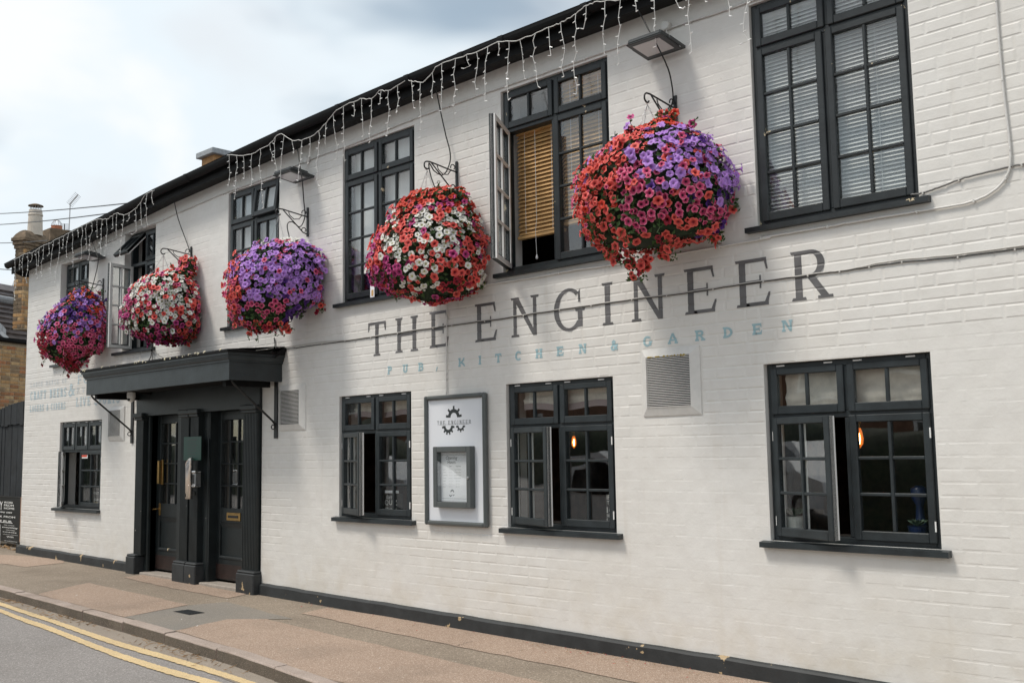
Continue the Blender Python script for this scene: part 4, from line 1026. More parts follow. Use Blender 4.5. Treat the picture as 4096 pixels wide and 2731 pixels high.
bulb(at(*w3(860, 592), 2.2), 'small distant glowing lamp behind the window right of the notice board', .6)
bulb(at(*w4(803, 668), .5), 'glowing filament lamp half hidden by the mullion of the window with potted plants', 1.1)
bulb(at(*w4(388, 730), 2.0), 'small distant glowing lamp behind the open casement of the window with potted plants', .7)
# plants on the inner ledge
def pot(p, r, hgt, m, label, nleaf, lm, spike):
    o = empty('potted_plant', p); tag(o, label, 'plant'); rr = random.Random(nleaf)
    MB().lathe([(r * .80, 0), (r * .95, hgt * .9), (r, hgt), (r * .86, hgt), (r * .8, hgt * .8)], p, 20).build('pot', m, o, smooth=False)
    mb = MB()
    for i in range(nleaf):
        a = i * 2.4; t = i / nleaf; d = Vector((math.cos(a), math.sin(a), .35 + 1.3 * (1 - t))).normalized(); L_ = r * spike * (.6 + .5 * t); c = Vector(p) + Vector((0, 0, hgt * .95)); s_ = d.cross(Vector((0, 0, 1))).normalized() * L_ * .22
        mb.add([c, c + d * L_ * .5 + s_, c + d * L_, c + d * L_ * .5 - s_, c + d * L_ * .5 + Vector((0, 0, .012))], [(0, 1, 4), (1, 2, 4), (2, 3, 4), (3, 0, 4)])
    mb.build('leaves', lm, o)
sl = .925
pot(Vector((at(*w4(378, 1280), .155).x, .155, sl)), .068, .118, 'pot_white', 'pale succulent in a white pot on the ledge behind the open casement', 26, 'succulent', 1.5)
pot(Vector((at(*w4(1195, 1300), .16).x, .16, sl)), .062, .085, 'blue_ceramic', 'small plant in a dark blue pot at the right end of the ledge', 20, 'succulent', 1.2)
p = Vector((at(*w4(1205, 1140), .30).x, .30, sl)); MB().lathe([(.05, 0), (.06, .04), (.028, .12), (.022, .20), (.045, .24), (.05, .30), (.02, .32)], p, 18).build('vase', 'blue_ceramic', origin=p, smooth=True)
tag(bpy.context.scene.collection.objects[-1], 'tall dark blue vase standing behind the small blue pot', 'vase')
for k in ('lw4', 'lw3', 'lw2'):
    x0, x1, z0, z1, rec = OPEN[k]; bx('window_board', 'room_dark', LW[int(k[2])], x0 + .01, x1 - .01, .13, .34, sl - .03, sl)
# notices behind the panes
w2 = cr(1300, 1500, 2.4886)
def panel(name, label, cat, a, b, y, m, th=.003):
    o = MB().box(a.x, b.x, y, y + th, b.z, a.z).build(name, m, origin=(a.x, y, b.z)); tag(o, label, cat); return o
a, b = at(*w2(583, 1145), .06), at(*w2(720, 1176), .06); o = panel('reserved_notice', 'small white reserved notice inside the window left of the notice board', 'notice', a, b, .075, 'paper')
txt('RESERVED', a.x + .008, b.x - .008, b.z + .012, a.z - .012, .0745, 'board_ink', o)
a, b = at(*w2(560, 1180), .09), at(*w2(770, 1385), .09); o = panel('quiz_chalkboard', 'small chalkboard reading quiz masters inside the window left of the notice board', 'chalkboard', a, b, .10, 'chalkboard')
for s, x_0, x_1, y_0, y_1, shr in (('fort', 608, 665, 1190, 1232, .3), ('QUIZ', 592, 715, 1240, 1302, 0), ('Masters', 595, 710, 1310, 1352, .3)):
    p, q = at(*w2(x_0, y_0), .095), at(*w2(x_1, y_1), .095); txt(s, p.x, q.x, q.z, p.z, .098, 'chalk', o, shear=shr)
a, b = at(*w3(962, 1098), .06), at(*w3(1130, 1342), .06); o = panel('window_notice', 'dark notice with white capitals inside the window right of the notice board', 'notice', a, b, .095, 'chalkboard')
for s, y_0, y_1, x_1 in (('IF YOU', 1105, 1148, 1085), ('THINK', 1155, 1190, 1085), ('10', 1206, 1258, 1020), ('SECONDS', 1268, 1295, 1095), ('LATE', 1303, 1338, 1080)):
    p, q = at(*w3(974, y_0), .06), at(*w3(x_1, y_1), .06); txt(s, p.x, q.x, q.z, p.z, .094, 'chalk', o)
w1 = cr(0, 1500, 2.0443)
a, b = at(*w1(660, 633), .03), at(*w1(716, 680), .03); o = panel('window_sticker', 'red and white square sticker on the window left of the doors', 'sticker', a, b, .030, 'white_plastic', .001)
MB().box(a.x + .02, b.x - .02, .0285, .0295, b.z + .02, a.z - .02).build('print', 'red_sticker', o); txt('Post', a.x + .04, b.x - .04, b.z + .05, a.z - .035, .028, 'white_plastic', o, shear=.2)
a, b = at(*w1(748, 940), .06), at(*w1(796, 1062), .06); o = panel('window_notice', 'narrow dark notice in the lower right pane left of the doors', 'notice', a, b, .085, 'chalkboard')
txt('FIRST', a.x + .02, b.x - .02, lerp(b.z, a.z, .72), lerp(b.z, a.z, .88), .084, 'chalk', o); txt('COLOR', a.x + .02, b.x - .02, lerp(b.z, a.z, .30), lerp(b.z, a.z, .44), .084, 'chalk', o); bx('print', 'moss', o, a.x + .02, b.x - .03, .083, .0845, lerp(b.z, a.z, .06), lerp(b.z, a.z, .18))
u4 = cr(1300, 450, 1.96)
a, b = at(*u4(352, 1355), -.0), at(*u4(384, 1445), -.0); o = panel('paper_card', 'small pale card stuck at the foot of the window with peeling paint', 'card', a, b, .004, 'paper', .002); bx('print', 'wood_blind', o, lerp(a.x, b.x, .3), lerp(a.x, b.x, .8), .003, .0045, lerp(b.z, a.z, .1), lerp(b.z, a.z, .6))

# ------------------------------------------------------------------ notice board
nb = empty('notice_board', (-6.3, 0, .876)); tag(nb, 'tall grey framed white notice board with gear logo and opening hours case', 'notice board')
X0, X1, Z0, Z1 = -6.676, -5.922, .875, 1.978; fwd = .038
def frame4(name, m, parent, x0, x1, z0, z1, w, y0, y1, r=.012):
    for (a, b, c, d) in ((x0, x0 + w, z0, z1), (x1 - w, x1, z0, z1), (x0 + w, x1 - w, z1 - w, z1), (x0 + w, x1 - w, z0, z0 + w)): MB().box(a, b, y0, y1, c, d, r).build(name, m, parent)
frame4('frame_rail', 'board_grey', nb, X0, X1, Z0, Z1, fwd, -.052, -.002, .012)
bx('back_panel', 'board_white', nb, X0 + .03, X1 - .03, -.024, -.004, Z0 + .03, Z1 - .03)
def bp(px_, py_, y=-.0245): return at(*w2(px_, py_), y)
logo = empty('logo', bp(1280, 450), nb)
def gear(cx, cz, r, ri, tl, tw, a0, a1, teeth, y=-.0248):
    mb = MB(); V = []; n = 40
    for i in range(n + 1): a = R(lerp(a0, a1, i / n)); V += [(cx + r * math.cos(a), y, cz + r * math.sin(a)), (cx + ri * math.cos(a), y, cz + ri * math.sin(a))]
    mb.add(V, [(2 * i, 2 * i + 1, 2 * i + 3, 2 * i + 2) for i in range(n)])
    for t in teeth:
        a = R(t); d = Vector((math.cos(a), 0, math.sin(a))); s_ = Vector((-d.z, 0, d.x)) * tw; c = Vector((cx, y - .0003, cz)); mb.add([c + d * (r - .003) - s_, c + d * (r - .003) + s_, c + d * (r + tl) + s_ * .95, c + d * (r + tl) - s_ * .95], [(0, 1, 2, 3)])
    mb.build('gear', 'board_ink', logo)
p = bp(1282, 420); gear(p.x, p.z, .072, .040, .026, .0105, 0, 180, (0 + 8, 45, 90, 135, 172))
p = bp(1227, 503); gear(p.x, p.z, .060, .034, .018, .009, 180, 360, (190, 225, 255, 285, 315, 350))
p = bp(1350, 500); gear(p.x, p.z, .043, .026, .013, .0075, 180, 360, (190, 230, 270, 310, 350))
p, q = bp(1117, 442), bp(1453, 468)
x = p.x; s = 'THE ENGINEER'; W_ = q.x - p.x; ws = [.75 if ch not in ' I' else .42 for ch in s]; k = W_ / (sum(ws) + .38 * 11)
for ch, w in zip(s, ws):
    if ch != ' ': mb = MB(); put_glyph(mb, ch, x, x + w * k, q.z - .011, q.z + .022, -.0252, (.13, .07, .08, .06), False); mb.build('letter', 'board_ink', logo)
    x += (w + .38) * k
p, q = bp(1140, 488), bp(1432, 478); txt('PUB, KITCHEN & GARDEN', p.x, q.x, q.z - .008, q.z, -.0252, 'ink_grey', logo)
# locked case with the opening hours sheet
cx0, cx1, cz0, cz1 = -6.520, -6.064, 1.028, 1.539
case = empty('hours_case', (cx0, -.03, cz0), nb)
frame4('case_rail', 'board_grey', case, cx0, cx1, cz0, cz1, .048, -.085, -.0245, .004)
bx('hours_sheet', 'paper', case, cx0 + .05, cx1 - .05, -.034, -.030, cz0 + .05, cz1 - .05)
MB().lathe([(.012, 0), (.012, .006), (.006, .008)], (cx1 - .024, -.085, lerp(cz0, cz1, .49)), 12, axis=(0, -1, 0)).build('case_lock', 'steel', case)
mb = MB(); mb.box(cx0 + .055, cx1 - .055, -.080, -.077, cz0 + .055, cz1 - .055); mb.build('case_glass', 'glass', case)
sh = case; y = -.0343
def hp(a, b): return at(*w2(a, b), -.035)
for s, a, b, c_, d, shr in (('Opening', 1203, 805, 1317, 848, .25), ('Hours', 1220, 848, 1298, 880, .12), ('Bar', 1240, 898, 1260, 912, 0), ('Kitchen', 1303, 898, 1350, 912, 0)):
    p, q = hp(a, b), hp(c_, d); txt(s, p.x, q.x, q.z, p.z, y, 'board_ink' if d < 890 else 'ink_grey', sh, shear=shr)
for i, d in enumerate(('Monday', 'Tuesday', 'Wednesday', 'Thursday', 'Friday', 'Saturday', 'Sunday')):
    yy = 934 + i * 28.4; w = 1202 if i != 2 else 1218
    for s, a, c_ in ((d, 1170, w), ('12 - 11', 1236, 1266), ('12-2.30  5.30-9', 1286, 1352) if i < 4 else ('12 - 9', 1304, 1336)):
        p, q = hp(a, yy), hp(c_, yy + 10); txt(s, p.x, q.x, q.z, p.z, y, 'ink_grey', sh)
for px_, py_, rr_, a0, a1, tt in ((1266, 1162, .018, 0, 180, (8, 45, 90, 135, 172)), (1250, 1188, .014, 180, 360, (200, 240, 270, 300, 340)), (1278, 1186, .010, 180, 360, (200, 270, 340))):
    p = hp(px_, py_); lg = logo; logo = sh; gear(p.x, p.z, rr_, rr_ * .58, rr_ * .35, rr_ * .15, a0, a1, tt, y); logo = lg
mb = MB(); A, B_ = hp(1157, 795), hp(1352, 1230); x1_ = cx1 - .056
for (a, b, c_, d) in ((A.x, A.x + .002, B_.z, A.z), (A.x, x1_, A.z - .002, A.z), (A.x, x1_, B_.z, B_.z + .002)): mb.add([(a, y, c_), (b, y, c_), (b, y, d), (a, y, d)], [(0, 1, 2, 3)])
mb.build('sheet_border', 'ink_grey', sh)

# ------------------------------------------------------------------ hanging basket brackets
def spiral(c, r0, r1, a0, a1, n=14, ax='yz'):
    o = []
    for i in range(n + 1):
        a = R(lerp(a0, a1, i / n)); r = lerp(r0, r1, i / n); o.append(Vector((c[0], c[1] + r * math.cos(a), c[2] + r * math.sin(a))))
    return o
BR = [(-13.045, 3.842, 'at the far left upper window'), (-10.777, 3.928, 'right of the flung open upper window'), (-8.465, 3.985, 'right of the upper window above the canopy end'), (-6.268, 4.005, 'right of the upper window with peeling paint'), (-3.991, 4.012, 'between the wooden blind window and the white blind window')]
def bracket(x, zt, where):
    o = empty('basket_bracket', (x, 0, zt)); tag(o, 'black scrolled iron wall bracket ' + where, 'bracket', 'scrolled brackets holding the baskets')
    MB().box(x - .014, x + .014, -.012, -.001, zt - .30, zt, .002).build('wall_bar', 'iron', o)
    za = zt - .085
    mb = MB(); mb.tube([(x, -.012, za - .01), (x, -.08, za - .005), (x, -.31, za + .02), (x, -.35, za + .018)] + spiral((x, -.35, za - .022), .040, .022, 90, 330), .0065, 7); mb.build('arm', 'iron', o, smooth=True)
    mb = MB(); mb.tube([(x, -.30, za + .014), (x, -.06, zt - .265), (x, -.02, zt - .275)], .006, 7); mb.build('brace', 'iron', o, smooth=True)
    MB().tube(spiral((x, -.045, za + .024), .034, .012, 200, -60), .005, 6).build('scroll', 'iron', o, smooth=True)
    MB().tube(spiral((x, -.045, zt - .240), .034, .012, 200, -60), .005, 6).build('scroll', 'iron', o, smooth=True)
    MB().tube([(x, -.07, za), (x, -.11, za - .05), (x, -.17, za - .06), (x, -.22, za - .03), (x, -.235, za + .004)], .0045, 6).build('scroll', 'iron', o, smooth=True)
    return Vector((x, -.352, za - .062))
TIPS = [bracket(*b) for b in BR]

# ------------------------------------------------------------------ petunias
def petunia(name, c_limb, c_throat, c_rim, n=20, size=.036, seed=0, deep=1.0):
    rr = random.Random(seed); mb = MB(); V = [(0, 0, -.016)]; C_ = [c_throat]; F = []
    ph = rr.uniform(0, 6.28)
    mid = tuple(lerp(a, b, .55 * deep) for a, b in zip(c_limb, c_throat))
    rings = [(.17, -.010, c_throat), (.34, -.003, mid), (.68, .0015, c_limb), (1.0, -.001, c_rim)]
    for ri, (r, z, c) in enumerate(rings):
        for i in range(n):
            a = 2 * math.pi * i / n; lobe = abs(math.cos(2.5 * (a + 0))) ** .55
            rad = r * size * ((.82 + .18 * lobe) if ri == 3 else (.93 + .07 * lobe if ri == 2 else 1))
            zz_ = z + (.0045 * math.sin(5 * a + ph) + rr.uniform(-.002, .002) if ri == 3 else .0015 * math.sin(5 * a + ph) if ri == 2 else 0) - (.003 if ri == 3 and lobe < .35 else 0)
            vein = .86 if (ri >= 2 and i % 4 == 0) else 1.0
            V.append((rad * math.cos(a), rad * math.sin(a), zz_)); C_.append(tuple(x * vein for x in c))
    for i in range(n): F.append((0, 1 + i, 1 + (i + 1) % n))
    for k in range(3):
        for i in range(n): a = 1 + k * n + i; b = 1 + k * n + (i + 1) % n; F.append((a, a + n, b + n, b))
    # tube behind the limb
    t0 = len(V)
    for i in range(6): a = i * math.pi / 3; V.append((.20 * size * math.cos(a), .20 * size * math.sin(a), -.010)); C_.append(c_throat)
    for i in range(6): a = i * math.pi / 3; V.append((.06 * size * math.cos(a), .06 * size * math.sin(a), -.040)); C_.append((.06, .10, .03))
    for i in range(6): F.append((t0 + i, t0 + (i + 1) % 6, t0 + 6 + (i + 1) % 6, t0 + 6 + i))
    return V, F, C_
COL = {  # limb, throat, rim (pigments)
    'coral': ((.88, .105, .085), (.24, .006, .012), (.92, .19, .16)), 'pink': ((.74, .06, .20), (.06, .001, .02), (.87, .27, .40)), 'magenta': ((.56, .04, .22), (.10, .002, .05), (.70, .13, .36)),
    'lilac': ((.50, .235, .74), (.34, .18, .44), (.59, .345, .81)), 'violet': ((.085, .016, .24), (.03, .004, .09), (.12, .03, .31)), 'white': ((.87, .86, .82), (.50, .50, .20), (.90, .89, .86)), 'crimson': ((.40, .008, .035), (.06, .0, .005), (.42, .012, .04)), 'red': ((.68, .040, .016), (.35, .015, .006), (.74, .075, .03))}
FM = {}
for cn, (a, b, c) in COL.items():
    FM[cn] = []
    for s in range(4):
        V, F, C_ = petunia('petunia', a, b, c, 20, .0350 if cn not in ('pink', 'white', 'red') else .0315, s * 7 + len(cn), .35 if cn in ('lilac', 'white') else 1.0)
        me = bpy.data.meshes.new('flower_' + cn); me.from_pydata(V, [], F); ca = me.color_attributes.new('col', 'FLOAT_COLOR', 'POINT'); ca.data.foreach_set('color', [x for q in C_ for x in (*q, 1.0)])
        me.materials.append(MT['petal']); me.polygons.foreach_set('use_smooth', [True] * len(me.polygons)); FM[cn].append((me, V, F, C_))
def basket(i, rows, colour, label, seed, y0=-.37, flat=.9, trail=()):
    """rows: (photo y, left x, right x) of the outline in the 2352 px wide view; colour(u, v, rnd) picks a pigment"""
    rr = random.Random(seed); tip = TIPS[i]; S_ = 1.7415; cx = BR[i][0]
    c = Vector((cx, y0, 0)); vd = Vector((c.x - EYE.x, c.y - EYE.y, 0)).normalized(); sr = Vector((vd.y, -vd.x, 0))     # horizontal line of sight and its right
    P = []
    for (py, l, r_) in rows:
        def loc(px_):                          # the point of the vertical plane through the centre, square to the view
            d = ray(px_ * S_, py * S_); t = (c - EYE).dot(vd) / d.dot(vd); q = EYE + d * t; return (q - c).dot(sr), q.z
        (ul, zl), (ur, zr) = loc(l), loc(r_); P.append(((zl + zr) / 2, ul, ur))
    P.sort(); zlo, zhi = P[0][0], P[-1][0]
    off = lambda z: interp([(p[0], (p[1] + p[2]) / 2) for p in P], z); rad = lambda z: max(.02, interp([(p[0], (p[2] - p[1]) / 2) for p in P], z))
    rmax = max((p[2] - p[1]) / 2 for p in P)
    def surf(z, th, k=1.0):
        r = rad(z) * k * .88; o = off(z)
        r *= 1 + .12 * noise.noise(Vector((math.cos(th) * 2.6, math.sin(th) * 2.6, z * 5.5 + seed))) + .09 * noise.noise(Vector((math.cos(th) * 7, math.sin(th) * 7, z * 15 + seed))); q = c + sr * (o + r * math.sin(th)) - vd * (r * flat * math.cos(th)); q.z = z
        if q.y > -.035: q.y = -.035 - rr.uniform(0, .02)
        return q
    o = empty('hanging_basket', (cx, y0, zlo)); tag(o, label, 'flower basket', 'flower baskets along the upper wall')
    # dark leafy core, hanging chains, hook
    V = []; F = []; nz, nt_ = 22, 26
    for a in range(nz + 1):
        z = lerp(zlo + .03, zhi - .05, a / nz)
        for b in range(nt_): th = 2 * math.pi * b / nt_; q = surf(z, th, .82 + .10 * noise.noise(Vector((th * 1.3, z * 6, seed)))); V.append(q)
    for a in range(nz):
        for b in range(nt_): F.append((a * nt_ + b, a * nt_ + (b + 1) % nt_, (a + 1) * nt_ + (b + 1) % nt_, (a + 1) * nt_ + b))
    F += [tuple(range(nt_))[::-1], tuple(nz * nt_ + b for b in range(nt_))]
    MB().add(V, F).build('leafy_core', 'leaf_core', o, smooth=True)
    zb = interp([(0, zhi), (1, zlo)], .28)
    for k in range(3):
        a = 2.1 * k + .4; e = Vector((cx + .17 * math.cos(a), y0 + .15 * math.sin(a), min(zb, tip.z - .12))); n = 14; mb = MB()
        for j in range(n):
            q = tip.lerp(e, (j + .5) / n); d = (e - tip).normalized(); s_ = d.orthogonal().normalized(); s_ = s_ if j % 2 else d.cross(s_); L_ = (e - tip).length / n * .62; mb.tube([q - d * L_ + s_ * .002, q + s_ * .006, q + d * L_ + s_ * .002, q - s_ * .006, q - d * L_ + s_ * .002], .0014, 4)
        mb.build('chain', 'steel', o)
    MB().tube([tip + Vector((0, 0, .03)), tip + Vector((0, -.012, .012)), tip, tip + Vector((0, .012, -.014))], .003, 5).build('hook', 'steel', o)
    # leaves
    mb = MB(); nl = 1500
    def leaf(q, nrm, L_):
        nonlocal mb
        nrm = (nrm + Vector((rr.gauss(0, .45), rr.gauss(0, .45), rr.gauss(.15, .4)))).normalized(); t = nrm.orthogonal().normalized(); t = (Matrix.Rotation(rr.uniform(0, 6.28), 3, nrm) @ t); s_ = nrm.cross(t)
        mb.add([q - t * L_ * .5, q + s_ * L_ * .30 + nrm * L_ * .1, q + t * L_ * .55 - nrm * L_ * .12, q - s_ * L_ * .30 + nrm * L_ * .1], [(0, 1, 2), (0, 2, 3)])
    def rand_z():
        while True:
            z = rr.uniform(zlo, zhi)
            if rr.random() < rad(z) / rmax + .12: return z
    def normal(z, th):
        q = surf(z, th); dz_ = .03; rz = (rad(min(zhi, z + dz_)) - rad(max(zlo, z - dz_))) / (2 * dz_); n = (sr * math.sin(th) - vd * math.cos(th)); n.z = -rz * .8; return n.normalized()
    for _ in range(nl):
        z = rand_z(); th = rr.uniform(-math.pi, math.pi); leaf(surf(z, th, rr.uniform(.86, 1.05) + (rr.uniform(.03, .12) if rr.random() < .12 else 0)), normal(z, th), rr.uniform(.03, .058))
    for (px_, py_, L_) in trail:                # trailing stems
        d = ray(px_ * S_, py_ * S_); t = (c - EYE).dot(vd) / d.dot(vd); q = EYE + d * t
        for _ in range(26): leaf(q + Vector((rr.gauss(0, .025), rr.gauss(0, .025), rr.uniform(-L_ * .5, L_ * .5))), Vector((rr.gauss(0, 1), -1, rr.gauss(0, .6))).normalized(), rr.uniform(.02, .04))
    sprigs = []
    for k in range(26):                          # loose shoots: hanging from the lower edge, a few standing up from the top
        hang = k < 18; th = rr.uniform(-2.0, 2.0); t = rr.uniform(.0, .30) if hang else rr.uniform(.75, 1.0)
        q = surf(lerp(zlo, zhi, t), th, 1.0); d = Vector((rr.gauss(0, .35), rr.gauss(-.25, .3), -1 if hang else .8)).normalized(); L_ = rr.uniform(.05, .13) * (1.0 if hang else .8)
        st = [q + d * L_ * j / 4 + Vector((rr.gauss(0, .006), rr.gauss(0, .006), 0)) for j in range(5)]; mb.tube(st, .0022, 4)
        for j in range(9): leaf(q + d * L_ * rr.random() + Vector((rr.gauss(0, .012), rr.gauss(0, .012), 0)), Vector((rr.gauss(0, 1), -1, rr.gauss(0, .5))).normalized(), rr.uniform(.018, .036))
        sprigs.append((st[-1], d, t)); sprigs.append((st[2], d, t))
    tag(mb.build('foliage', 'leaf', o), kind='stuff')
    # flowers: even scatter over the surface
    pts = []; cell = {}; sp = .047
    def ok(q, s):
        k = tuple(int(math.floor(a / .06)) for a in q)
        for a in (-1, 0, 1):
            for b in (-1, 0, 1):
                for d in (-1, 0, 1):
                    for w in cell.get((k[0] + a, k[1] + b, k[2] + d), ()):
                        if (w - q).length < s: return False
        cell.setdefault(k, []).append(q); return True
    tries = 0
    while tries < 15000:
        tries += 1; z = rand_z(); th = rr.uniform(-math.pi, math.pi)
        q = surf(z, th, rr.uniform(.95, 1.04) + (rr.uniform(.05, .13) if rr.random() < .12 else 0)); u = ((q - c).dot(sr) - off(z)) / rmax; v = (z - zlo) / (zhi - zlo)
        jn = Vector((q.x * 4.5, q.y * 4.5, q.z * 4.5 + seed)); cn = colour(u + .13 * noise.noise(jn), min(.99, max(.01, v + .12 * noise.noise(jn + Vector((9, 5, 2))))), rr)
        if cn is None: ok(q, .056); continue
        gap = noise.noise(q * 11 + Vector((seed, 0, 0))) + .5 * noise.noise(q * 23)
        if gap > lerp(.10, .42, v): continue
        s = sp * (.80 if cn in ('pink', 'white', 'red') else .92) * rr.uniform(.85, 1.25)
        if not ok(q, s): continue
        n = normal(z, th); n = (n * 1.0 + Vector((0, -.20, lerp(-.10, .38, (z - zlo) / (zhi - zlo)))) + Vector((rr.gauss(0, .26), rr.gauss(0, .26), rr.gauss(0, .26)))).normalized(); pts.append((q + n * .012, n, cn))
    for (px_, py_, L_) in trail:
        d = ray(px_ * S_, py_ * S_); t = (c - EYE).dot(vd) / d.dot(vd); q0 = EYE + d * t
        for _ in range(5):
            q = q0 + Vector((rr.gauss(0, .028), rr.gauss(0, .02) - .02, rr.uniform(-L_ * .5, L_ * .5)))
            if ok(q, .035): pts.append((q, Vector((rr.gauss(0, .5), -1, rr.gauss(-.2, .5))).normalized(), colour(0, 0.02, rr) or 'coral'))
    for q, d, t in sprigs:
        cn = colour((q - c).dot(sr) / rmax, min(.97, max(.03, t)), rr)
        if cn and rr.random() < .75: pts.append((q, (d * .5 + Vector((rr.gauss(0, .5), -.9, rr.gauss(0, .3)))).normalized(), cn))
    pts.sort(key=lambda p: -((EYE - p[0]).normalized().dot(p[1])) + (0 if (p[0] - c).dot(vd) < .05 else 2))
    rest = MB()
    for j, (q, n, cn) in enumerate(pts):
        me, V, F, C_ = rr.choice(FM[cn]); s = rr.uniform(.74, 1.16); sb = 1.0
        if rr.random() < .12: s *= .55; sb = 2.2
        M = Matrix.Translation(q) @ n.to_track_quat('Z', 'Y').to_matrix().to_4x4() @ Matrix.Rotation(rr.uniform(0, 6.28), 4, 'Z') @ Matrix.Diagonal((s * rr.uniform(.82, 1.0), s, s * sb * rr.uniform(.7, 1.7), 1))
        if j < 300: inst(me, 'flower', o, M)
        else: rest.M = M; rest.add(V, F, C_)
    if rest.v: tag(rest.build('rear_flowers', 'petal', o, smooth=True), kind='stuff')
    return o
def pick(rr, **w):
    t = rr.random() * sum(w.values())
    for k, v in w.items():
        t -= v
        if t <= 0: return None if k == 'none' else k
    return None
def col5(u, v, r):
    if v > .86: return pick(r, red=2.2, magenta=1, none=2.0)
    if v < .10: return pick(r, coral=3, crimson=.6, none=1.8)
    if v < .32 and u > -.35: return pick(r, pink=2.2, coral=.25, violet=1.2 if u > .3 else 0, none=3.0)
    if u > .62: return pick(r, violet=1.6, lilac=3, none=1.2) if v < .40 else pick(r, lilac=5, pink=.4, none=.4)
    if v > .62: return pick(r, coral=3.6, pink=.7, lilac=1.6, none=.3) if u < -.05 else pick(r, lilac=5.5, pink=.6, coral=.3, violet=.3, none=.3)
    if u > -.10: return pick(r, lilac=4.6, pink=.8, coral=.3, none=.5) if v > .34 else pick(r, pink=1.2, lilac=.8, violet=.8, none=3.2)
    if u < -.42: return pick(r, coral=4.5, red=.4, pink=.4, lilac=.5 if v > .5 else 0, none=.5)
    if v > .52: return pick(r, coral=1.6, lilac=1.6, pink=1.6, none=.6)
    return pick(r, pink=4, coral=1.0, lilac=.4, none=1.5)
def col4(u, v, r):
    if v > .80: return pick(r, red=3, coral=.8, crimson=.3, none=.8) if u < .1 else pick(r, red=1.2, magenta=.6, white=.3, none=2.2)
    if v > .70: return pick(r, coral=3, magenta=1, white=.8, red=.6) if u < .25 else pick(r, white=1.5, coral=1.4, magenta=.5, red=.8)
    if v < .14: return pick(r, coral=1.5, crimson=2, magenta=.6, none=1.4)
    if v < .30: return pick(r, magenta=3, crimson=.5, none=.9) if u < -.45 else pick(r, coral=3, white=.5, none=.7) if u > .1 else pick(r, white=1.2, coral=1, crimson=.6, none=1.4)
    if u < -.75: return pick(r, coral=2, magenta=1.2, white=.3, none=.3)
    if u > .62: return pick(r, coral=3.2, magenta=.8, white=1)
    w = .5 + .5 * math.sin(u * 8 + v * 15); return pick(r, white=1.2 + 2.6 * w, coral=2.6 * (1 - w) + .7, magenta=.6, none=.3)
def col3(u, v, r):
    if v > .93: return pick(r, lilac=2, white=1.2, pink=.4, none=.6)
    if u < -.70: return pick(r, coral=3, pink=1.0, lilac=2.5 if v > .55 else .2)
    if v > .32 and u > -.70: return pick(r, lilac=5.5, pink=.5, violet=.25, none=.35)
    if u > .35: return pick(r, lilac=1.6, violet=1.6, none=2.4) if v > .22 else pick(r, violet=1.6, none=2)
    if v < .16: return pick(r, crimson=1.5, coral=1.5, pink=.6, none=.8)
    return pick(r, pink=4, coral=.8 if u < -.25 else .1, lilac=.3, violet=.4 if u > .1 else 0, none=1.2)
def col2(u, v, r):
    if v > .80: return pick(r, coral=3.5, pink=.8, magenta=.4, none=.7)
    if u < -.74: return pick(r, magenta=3, white=1.2, pink=.8, none=.3)
    if v < .18: return pick(r, magenta=1.6, crimson=1.4, pink=.8, none=1.2) if u < .3 else pick(r, magenta=1.0, coral=1.6, none=1)
    if u > .45: return pick(r, coral=3, pink=1.4, white=1.3)
    if v > .66: return pick(r, white=1.6, coral=2.2, magenta=.9)
    return pick(r, white=3.6, coral=1.2, pink=.8, none=.3)
def col1(u, v, r):
    if v > .80: return pick(r, violet=2.2, lilac=1.2, red=1.4, none=1.6)
    if u < -.62: return pick(r, crimson=3.5, magenta=.6) if v < .5 else pick(r, lilac=2, pink=1, violet=1)
    if v < .17: return pick(r, crimson=3.5, pink=.5, none=.4)
    if v < .34: return pick(r, pink=3.5, crimson=.9, none=.6)
    if v > .64: return pick(r, violet=3, lilac=2, pink=.5, none=.6) if u < .2 else pick(r, pink=2.2, red=1, lilac=.8, none=.5)
    return pick(r, lilac=3.2, pink=1.8, violet=.4, none=.3) if u < .45 else pick(r, pink=3, lilac=1, none=.6)
basket(0, [(668, 175, 205), (685, 150, 235), (710, 118, 247), (740, 98, 250), (775, 88, 252), (800, 86, 245), (820, 98, 205), (838, 135, 190), (850, 152, 182)], col1, 'purple and pink petunia basket at the far left, crimson along its bottom', 21, trail=((172, 668, .05), (232, 672, .07), (165, 845, .05)))
basket(1, [(592, 415, 450), (618, 408, 452), (640, 325, 448), (660, 300, 462), (690, 283, 470), (720, 279, 471), (750, 283, 466), (775, 305, 450), (792, 385, 432)], col2, 'white and coral petunia basket above the canopy', 22, trail=((432, 600, .05), (290, 745, .08), (430, 785, .05)))
basket(2, [(556, 620, 705), (575, 570, 735), (600, 535, 750), (630, 518, 756), (660, 516, 755), (690, 518, 748), (715, 522, 700), (740, 540, 655), (762, 585, 622)], col3, 'mostly lilac petunia basket right of the canopy, pink and coral at lower left', 23, trail=((738, 708, .12), (690, 570, .04), (660, 755, .05)))
basket(3, [(432, 1035, 1062), (452, 930, 1085), (480, 905, 1092), (520, 875, 1105), (560, 848, 1126), (600, 843, 1130), (640, 848, 1128), (665, 872, 1118), (685, 945, 1055), (698, 975, 1000)], col4, 'red and white petunia basket right of the window with peeling paint', 24, trail=((985, 690, .07), (1048, 452, .06), (1072, 478, .08), (1120, 545, .06)))
